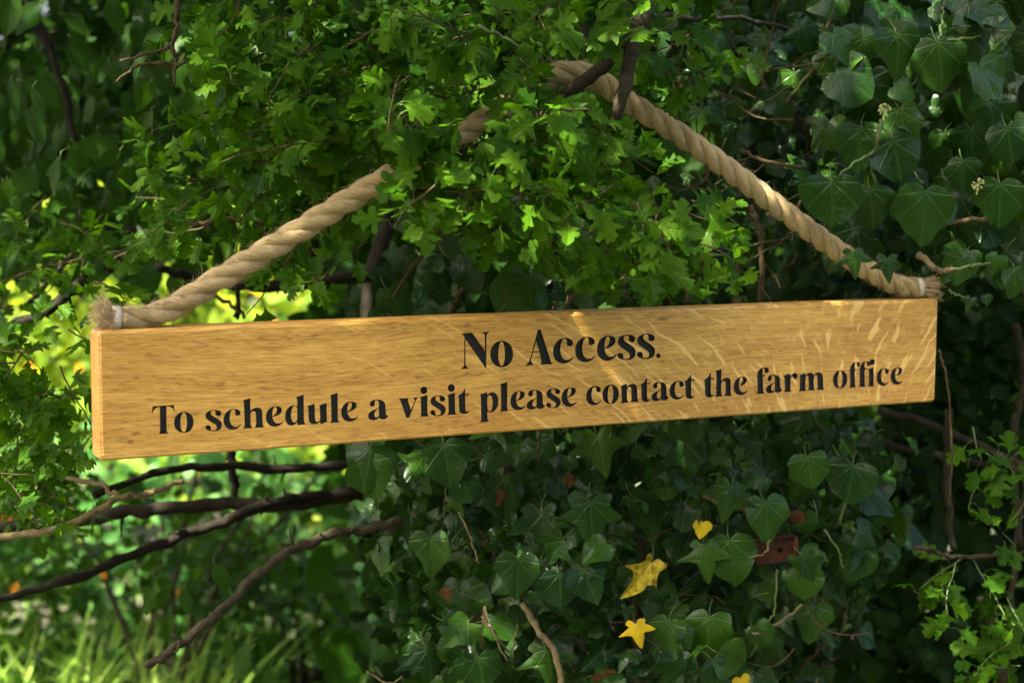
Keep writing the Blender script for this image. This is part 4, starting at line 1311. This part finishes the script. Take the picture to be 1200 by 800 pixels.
    tangle(root, [(780, 30), (960, 60), (960, 300), (830, 340), (560, 360), (640, 300), (800, 260)], (2.0, 2.2), 80, r, 'twig')
    # two round flower heads
    for (x, y, d) in ((1036.5, 129, 1.95), (1146, 216, 1.97)):
        c = P(x, y, d)
        mb = MB()
        q = random.Random(int(x))
        for i in range(26):
            dv = Vector((q.gauss(0, 1), q.gauss(0, 1), q.gauss(0, 1))).normalized()
            mb.tube([c, c + dv * 0.0052, c + dv * 0.0056, c + dv * 0.0072, c + dv * 0.0078], [0.0003, 0.0003, 0.0009, 0.0009, 0.0002], 5, False)
        mb.tube([c, c + Vector((-0.001, 0, -0.012))], [0.0008, 0.001], 5, False)
        link("flower_head", mb.mesh("flower_head"), root, None, None, [M['flower']])


def build_ivy_back():
    r = random.Random(31)
    root = empty("ivy_plant", Vector((1.2, 3.0, 0.0)), "small leaved dark ivy deep in shade at the right behind the sign", "ivy")
    leaves = []
    ivy_leafing(r, [(960, 320), (1330, 300), (1330, 880), (900, 880), (1000, 640)], (2.55, 3.0), 1400, (0.022, 0.042), ['ivy_tri', 'ivy_heart', 'ivy_star'], leaves, None)
    ivy_leafing(r, [(400, 300), (1330, 250), (1330, 900), (420, 900)], (2.6, 3.1), 1300, (0.035, 0.06), ['ivy_tri', 'ivy_heart'], leaves, None)
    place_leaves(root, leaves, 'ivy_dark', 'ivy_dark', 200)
    for k, q in enumerate([[(1112, 480, 2.4), (1110, 560, 2.4), (1116, 640, 2.4)], [(1030, 480, 2.5), (1100, 500, 2.5), (1200, 545, 2.5)], [(1150, 700, 2.5), (1170, 760, 2.5), (1180, 840, 2.5)], [(1010, 740, 2.4), (980, 770, 2.4), (940, 800, 2.4)],
                           [(940, 500, 2.5), (1080, 530, 2.6), (1250, 560, 2.6)]]):
        branch(root, q, 0.006, 0.005, 'bark', "stem", 260 + k, 7, 0.25)


def build_right_hawthorn():
    r = random.Random(77)
    root = empty("hawthorn_shrub", Vector((0.66, 2.2, 0.0)), "young hawthorn with loose pale green sprigs at the lower right edge", "shrub")
    leaves, twigs = [], []
    K = ['haw_a', 'haw_b']
    branch(root, [(1220, 640, 2.1), (1180, 650, 2.08), (1130, 652, 2.06), (1100, 648, 2.05), (1070, 640, 2.05)], 0.0032, 0.0028, 'bark', "branch", 1, 8, 0.3)
    branch(root, [(1200, 560, 2.1), (1190, 660, 2.1), (1180, 780, 2.1), (1175, 900, 2.12)], 0.003, 0.005, 'bark', "branch", 2, 8, 0.3)
    branch(root, [(1100, 648, 2.05), (1082, 640, 2.04), (1075, 652, 2.04)], 0.002, 0.0014, 'bark', "branch", 3, 8, 0.3)
    for (x, y, dx, dz, ln) in [(1130, 652, -.5, -.3, .08), (1120, 660, -.2, -.6, .09), (1105, 665, -.3, -.6, .07), (1140, 655, .3, -.5, .08), (1185, 610, .1, .4, .07), (1190, 640, -.2, .4, .06), (1180, 700, .2, -.4, .08), (1195, 740, -.3, -.2, .1), (1160, 690, .2, -.5, .07), (1195, 780, -.4, .1, .08), (1150, 560, -.2, -.3, .06), (1140, 500, .1, -.4, .06), (1155, 530, .4, -.3, .06), (1190, 560, -.2, .3, .06)]:
        spray(r, P(x, y, r.uniform(2.02, 2.1)), (dx, -.3, dz), ln, 0.037, K, leaves, twigs, 0.2, (1, 2))
    place_leaves(root, leaves, 'haw', 'haw', 200)
    twig_part(root, twigs, 'petiole')


def build_bracket():
    """Rusty plate with a bolt hole, half hidden in the ivy."""
    c = P(909, 645, 1.985)
    root = empty("metal_bracket", c, "rusty red iron bracket with a round bolt hole half hidden in the ivy", "bracket")
    w, h, th = 0.026, 0.0145, 0.004
    bm = bmesh.new()
    N = 24
    hole, outer = [], []
    for i in range(N):
        a = 2 * math.pi * i / N
        hole.append((0.006 + math.cos(a) * 0.0034, math.sin(a) * 0.0034))
        ca, sa = math.cos(a), math.sin(a)
        m = max(abs(ca) / w, abs(sa) / h)
        outer.append((ca / m, sa / m))
    rows = []
    for y in (0.0, th):
        rows.append([bm.verts.new((x, y, z)) for x, z in hole])
        rows.append([bm.verts.new((x, y, z)) for x, z in outer])
    for i in range(N):
        j = (i + 1) % N
        bm.faces.new((rows[0][i], rows[0][j], rows[1][j], rows[1][i]))
        bm.faces.new((rows[2][j], rows[2][i], rows[3][i], rows[3][j]))
        bm.faces.new((rows[1][i], rows[1][j], rows[3][j], rows[3][i]))
        bm.faces.new((rows[0][j], rows[0][i], rows[2][i], rows[2][j]))
    bmesh.ops.recalc_face_normals(bm, faces=bm.faces)
    me = bpy.data.meshes.new("plate")
    bm.to_mesh(me)
    bm.free()
    rot = Matrix.Rotation(R(18), 3, 'Z') @ Matrix.Rotation(R(-3), 3, 'Y')
    me.transform(rot.to_4x4())
    me.materials.append(M['rust'])
    o = bpy.data.objects.new("plate", me)
    COL.objects.link(o)
    o.parent = root
    # folded flange at the right end and at the top
    for nm, (x0, x1, y0, y1, z0, z1) in (("flange", (w - 0.002, w + 0.001, -0.006, th + 0.02, -h * 1.04, h * 1.04)), ("rib", (-w, w - 0.003, -0.004, 0.014, h + 0.0003, h + 0.0028))):
        vs = [(x, y, z) for x in (x0, x1) for y in (y0, y1) for z in (z0, z1)]
        fs = [(0, 1, 3), (0, 3, 2), (4, 7, 5), (4, 6, 7), (0, 4, 5), (0, 5, 1), (2, 3, 7), (2, 7, 6), (0, 2, 6), (0, 6, 4), (1, 5, 7), (1, 7, 3)]
        m2 = np_mesh(nm, vs, fs, None, False)
        m2.transform(rot.to_4x4())
        m2.materials.append(M['rust'])
        o2 = bpy.data.objects.new(nm, m2)
        COL.objects.link(o2)
        o2.parent = root


def tangle(root, poly, ydep, n, r, mat):
    mb = MB()
    for i in range(n):
        x, y = sample_poly(poly, r)
        p = P(x, y, r.uniform(*ydep))
        d = Vector((r.gauss(0, 1), r.gauss(0, .3), r.gauss(0, 1) - .3)).normalized()
        pts = [p]
        for k in range(r.randint(3, 7)):
            d = (d + Vector((r.gauss(0, .3), r.gauss(0, .2), r.gauss(0, .3)))).normalized()
            p = p + d * 0.016
            pts.append(p)
        if all(clear(q, .004) for q in pts):
            mb.tube(pts, lin(r.uniform(.0008, .0022), .0006, len(pts)), 5, False)
    link("dry_twig", mb.mesh("dry_twig"), root, "stuff", None, [M[mat]])


# ------------------------------------------------------------------ left side: bare branches and the sunlit plants behind
def build_bare_tree():
    base = P(492, 1100, 2.55)
    base = Vector((base.x, base.y, 0.0))
    root = empty("bare_tree", base, "dark stemmed tree with bare crooked low branches reaching left under the sign", "tree")
    mb = MB()
    tp = wobble(catmull([base, P(492, 800, 2.55), P(484, 690, 2.52), P(452, 590, 2.5), P(430, 480, 2.5), P(440, 330, 2.55), P(470, 120, 2.6)], 6), 0.004, 4)
    mb.tube(tp, lin(0.022, 0.011, len(tp)), 12, True, 0.25, 4)
    link("trunk", mb.mesh("trunk"), root, None, None, [M['bark_dark']])
    br = [([(470, 610, 2.0), (420, 620, 1.97), (370, 632, 1.94), (315, 662, 1.9), (270, 705, 1.86), (235, 735, 1.83), (196, 765, 1.8), (171, 780, 1.79)], 0.0060, 0.0046, 'bark', "long crooked bare branch slanting down to the grass"),
          ([(440, 575, 2.45), (380, 582, 2.4), (310, 592, 2.3), (250, 615, 2.25), (160, 648, 2.2), (80, 680, 2.15), (-40, 712, 2.1)], 0.0100, 0.0050, 'bark_dark', None),
          ([(440, 575, 2.45), (340, 590, 2.42), (240, 592, 2.4), (140, 602, 2.38), (60, 612, 2.36), (-50, 622, 2.34)], 0.0105, 0.0085, 'bark_dark', None),
          ([(430, 540, 2.5), (350, 548, 2.45), (260, 546, 2.4), (180, 555, 2.3), (110, 582, 2.2)], 0.0075, 0.005, 'bark_dark', None),
          ([(215, 564, 2.05), (175, 577, 2.02), (141, 583, 2.0), (110, 600, 2.0), (60, 622, 2.0), (-30, 630, 2.0)], 0.0034, 0.0048, 'twig_pale', "thin pale forked twig"),
          ([(141, 583, 2.0), (115, 568, 2.02), (70, 558, 2.05), (24, 557, 2.08)], 0.0034, 0.0022, 'twig_pale', None),
          ([(160, 300, 2.2), (120, 318, 2.2), (85, 340, 2.2), (40, 372, 2.2), (-30, 395, 2.2)], 0.009, 0.007, 'bark_dark', None),
          ([(160, 270, 2.4), (110, 275, 2.4), (30, 360, 2.4)], 0.005, 0.004, 'bark_dark', None),
          ([(440, 320, 2.5), (330, 335, 2.45), (240, 328, 2.4), (180, 310, 2.35)], 0.010, 0.006, 'bark_dark', None),
          ([(60, 60, 2.6), (40, 30, 2.6), (10, 20, 2.6), (-40, 40, 2.6)], 0.009, 0.008, 'bark_dark', None), ([(20, -20, 2.6), (60, 60, 2.6), (90, 170, 2.6)], 0.007, 0.005, 'bark_dark', None),
          ([(270, 520, 2.45), (274, 560, 2.45), (280, 610, 2.45)], .007, .005, 'bark_dark', None), ([(205, 766, 1.8), (212, 752, 1.8), (202, 742, 1.8)], .0014, .0008, 'bark', None), ([(280, 372, 2.3), (278, 345, 2.3), (276, 310, 2.3)], .004, .003, 'bark_dark', None)]
    for k, (q, a, b, m, lb) in enumerate(br):
        branch(root, q, a, b, m, "branch", 300 + k, 9, 0.25, lb)
    r = random.Random(3)
    leaves = []
    # the few dark leaves on the low branch and hanging shaded leaves, upper left
    for (x, y, sc) in ((180, 690, .034), (198, 715, .034), (216, 690, .03), (252, 660, .036), (195, 690, .03), (292, 755, .05), (268, 745, .03), (318, 780, .04), (300, 790, .04), (270, 690, .03)):
        leaves.append((P(x, y, r.uniform(2.0, 2.15)), Vector((r.gauss(0, .4), -.2, -1)), Vector((r.gauss(0, .3), -1, .2)), sc, 'oval'))
    for i in range(170):
        x, y = sample_poly([(-80, -60), (260, -60), (250, 210), (200, 330), (130, 270), (-80, 330)], r)
        leaves.append((P(x, y, r.uniform(2.15, 3.0)), Vector((r.gauss(0, .7), -.2, -1)), Vector((r.gauss(0, .5), -1, .5 + r.gauss(0, .4))), r.uniform(.035, .06), 'oval'))
    for i in range(650):
        x, y = sample_poly([(-100, 60), (440, 60), (440, 300), (200, 316), (-100, 300)], r)
        leaves.append((P(x, y, r.uniform(2.9, 3.4)), Vector((r.gauss(0, .7), -.2, -1)), Vector((r.gauss(0, .5), -1, .5 + r.gauss(0, .4))), r.uniform(.04, .07), 'oval'))
    place_leaves(root, leaves, 'wild', 'wild', 180)


def shrub(name, label, cx, cy, w, d, h, n, size, kinds, mat, seed, parts=60, z0=0.0, cat="shrub", group=None, stems=7, accent=None, top=1.0):
    r = random.Random(seed)
    root = empty(name, Vector((cx, cy, 0)), label, cat, group)
    for k in range(stems):
        a = r.uniform(0, 6.28)
        f = r.uniform(0.2, 0.75)
        p0 = Vector((cx + r.gauss(0, .03), cy + r.gauss(0, .03), 0))
        p2 = Vector((cx + math.cos(a) * w * f, cy + math.sin(a) * d * f, z0 + (h - z0) * r.uniform(.6, .95)))
        p1 = p0.lerp(p2, .5) + Vector((0, 0, .12 * h))
        mb = MB()
        pts = wobble(catmull([p0, p1, p2], 5), 0.006, seed + k)
        mb.tube(pts, lin(0.012 * (0.5 + h * .4), 0.004, len(pts)), 6, True, .2, k)
        link("stem", mb.mesh("stem"), root, None, None, [M['bark']])
    leaves = []
    clumps = [(r.uniform(-1, 1), r.uniform(-1, 1), r.uniform(0, 1)) for _ in range(26)]
    while len(leaves) < n:
        u, v, s = r.choice(clumps)
        u += r.gauss(0, .2)
        v += r.gauss(0, .2)
        s += r.gauss(0, .13)
        if s < 0.0 or u * u + v * v > 1.15 or u * u * .8 + v * v * .8 + max(0, s - .35) ** 2 * 1.6 > 1.1:
            continue
        p = Vector((cx + u * w, cy + v * d, z0 + s * (h - z0)))
        o = Vector((u, v - .4, .55))
        tip = Vector((u * .6 + r.gauss(0, .6), v * .4 - .3 + r.gauss(0, .6), r.gauss(0, .45) - .15))
        leaves.append((p, tip, o + Vector((r.gauss(0, .5), r.gauss(0, .5), r.gauss(0, .5))), r.uniform(.7, 1.2) * size, r.choice(kinds)))
    place_leaves(root, leaves, mat, mat, parts)
    if accent:
        for (x, y, dd, sc, m) in accent:
            leaf_part(root, (P(x, y, dd), Vector((r.gauss(0, .5), -.2, -.8)), Vector((r.gauss(0, .3), -1, .4)), sc, 'oval'), m, "orange autumn leaf" if m == 'autumn' else "yellow autumn leaf")
    return root


def build_background():
    shrub("shrub", "broad leaved shrub in sun behind the low bare branches", -1.05, 4.8, 0.70, 0.45, 0.66, 1000, 0.080, ['oval', 'lance'], 'laurel', 1, 200, accent=[(210, 690, 4.1, .02, 'autumn'), (30, 596, 3.6, .05, 'yellow'), (10, 600, 3.6, .05, 'autumn'), (20, 682, 3.8, .03, 'autumn')])
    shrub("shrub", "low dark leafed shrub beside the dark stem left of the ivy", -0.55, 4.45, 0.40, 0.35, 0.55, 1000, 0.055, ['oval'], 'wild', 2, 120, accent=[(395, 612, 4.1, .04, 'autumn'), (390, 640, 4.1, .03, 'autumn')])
    shrub("shrub", "yellow green sunlit shrub glowing behind the left end of the sign", -1.18, 6.0, 0.75, 0.55, 1.42, 2300, 0.085, ['oval'], 'lime', 3, 140, z0=.25, accent=[(300, 378, 5.3, .09, 'yellow'), (320, 372, 5.3, .07, 'autumn'), (95, 425, 5.3, .04, 'autumn'), (30, 425, 5.2, .05, 'autumn'), (365, 302, 5.3, .07, 'yellow'), (296, 318, 5.3, .08, 'yellow')])
    shrub("shrub", "pale green sunlit shrub seen through the gap at the far left", -2.15, 6.3, 0.75, 0.6, 1.45, 2000, 0.085, ['oval'], 'lime', 4, 120, z0=.2)
    shrub("shrub", "dark leafy thicket under the bare branches at the lower left", -0.86, 3.95, 0.62, 0.30, 0.80, 480, 0.050, ["oval", "haw_b"], "wild", 15, 150, z0=.30, accent=[(60, 610, 3.6, .03, "yellow"), (118, 668, 3.6, .022, "autumn")])
    shrub("weed_clump", "low dark leafy weeds in front of the grass at the lower left edge", -1.45, 4.25, 0.45, 0.30, 0.42, 600, 0.055, ["oval"], "wild", 16, 100, cat="weed clump")
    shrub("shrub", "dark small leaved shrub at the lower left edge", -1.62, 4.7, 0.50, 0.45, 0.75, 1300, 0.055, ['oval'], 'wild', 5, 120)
    shrub("shrub", "dense dark shrub behind the upper left leaves", -1.15, 3.55, 1.2, 0.40, 2.6, 8000, 0.060, ['oval', 'haw_a'], 'wild', 6, 120, z0=1.30, stems=5)
    shrub("shrub", "mid green shrub low behind the ivy and the trunk", -0.25, 5.4, 0.45, 0.4, 0.9, 900, 0.06, ['oval'], 'lime', 7, 80)
    # tall dark growth far behind: one mass
    r = random.Random(40)
    leaves = []
    for i in range(16000):
        x = r.uniform(-5.0, 4.6)
        z = r.uniform(0, 4.0)
        y = 8.6 + r.uniform(0, 1.8) + 0.5 * math.sin(x * 1.3 + z)
        leaves.append((Vector((x, y, z)), Vector((r.gauss(0, 1), -.3, r.gauss(0, .6) - .4)), Vector((r.gauss(0, .5), -1, .6)), r.uniform(.11, .2), 'oval'))
    for i in range(6500):  # unseen trees added behind the camera to cut low sky light
        x = r.uniform(-8, 8)
        z = 5.4 * r.random() ** 0.8
        y = -3.9 - 0.10 * abs(x) - r.uniform(0, 1.5) + 0.4 * math.sin(x * 1.7 + z)
        leaves.append((Vector((x, y, z)), Vector((r.gauss(0, 1), .3, r.gauss(0, .6) - .4)), Vector((r.gauss(0, .5), 1, .6)), r.uniform(.20, .34), 'oval'))
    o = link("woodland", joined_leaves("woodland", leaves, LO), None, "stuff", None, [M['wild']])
    o["label"] = "far mass of green trees closing the view behind the hedge, with unseen trees added behind the camera to block light"
    o["category"] = "woodland"
    # thick hedge behind the ivy on the right
    leaves = []
    for i in range(9000):
        x = r.uniform(-0.35, 2.8)
        z = r.uniform(0, 3.2)
        y = 3.15 + r.uniform(0, 0.5)
        leaves.append((Vector((x, y, z)), Vector((r.gauss(0, 1), -.3, r.gauss(0, .6) - .4)), Vector((r.gauss(0, .5), -1, .6)), r.uniform(.06, .10), r.choice(['oval', 'ivy_heart'])))
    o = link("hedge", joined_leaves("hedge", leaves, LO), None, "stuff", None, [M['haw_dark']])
    o["label"] = "dense dark hedge behind the ivy at the right"
    o["category"] = "hedge"
    # grass
    V, T, U, n = [], [], [], 0
    tufts = [(r.uniform(-1.35, -0.70), r.uniform(3.5, 4.1)) for _ in range(20)]
    for i in range(1300):
        x, y = r.uniform(-2.8, -0.1), r.uniform(4.3, 6.4)
        h, w = r.uniform(.05, .15), r.uniform(.002, .004)
        if i < 430:
            tx, ty = r.choice(tufts)
            x, y = tx + r.gauss(0, .05), ty + r.gauss(0, .05)
            h, w = r.uniform(.25, .52), r.uniform(.0045, .010)
        a = r.uniform(0, 6.28)
        lean = r.uniform(.2, .9) * h
        dx, dy = math.cos(a), math.sin(a)
        sx, sy = -dy * w, dx * w
        k = 5
        for j in range(k):
            f = j / (k - 1)
            q = 1 - f ** 2 * .95
            cx, cy, cz = x + dx * lean * f * f, y + dy * lean * f * f, h * (f - .25 * f * f * lean / h)
            V += [(cx - sx * q, cy - sy * q, cz), (cx + sx * q, cy + sy * q, cz)]
            U += [(-.1, f), (.1, f)]
            if j:
                b = n + (j - 1) * 2
                T += [(b, b + 1, b + 3), (b, b + 3, b + 2)]
        n += 2 * k
    o = link("grass", np_mesh("grass", V, T, U), None, "stuff", None, [M['grass']])
    o["label"] = "long bright grass at the lower left"
    o["category"] = "grass"
    # small red stalks
    for (x, y) in ((284, 742), (272, 735)):
        pass


build_bare_tree()
print("hawthorn", build_hawthorn())
build_ivy_low()
build_ivy_high()
build_ivy_back()
build_right_hawthorn()
build_bracket()
build_background()
print("triangles", sum(len(o.data.polygons) for o in COL.objects if o.type == 'MESH'))
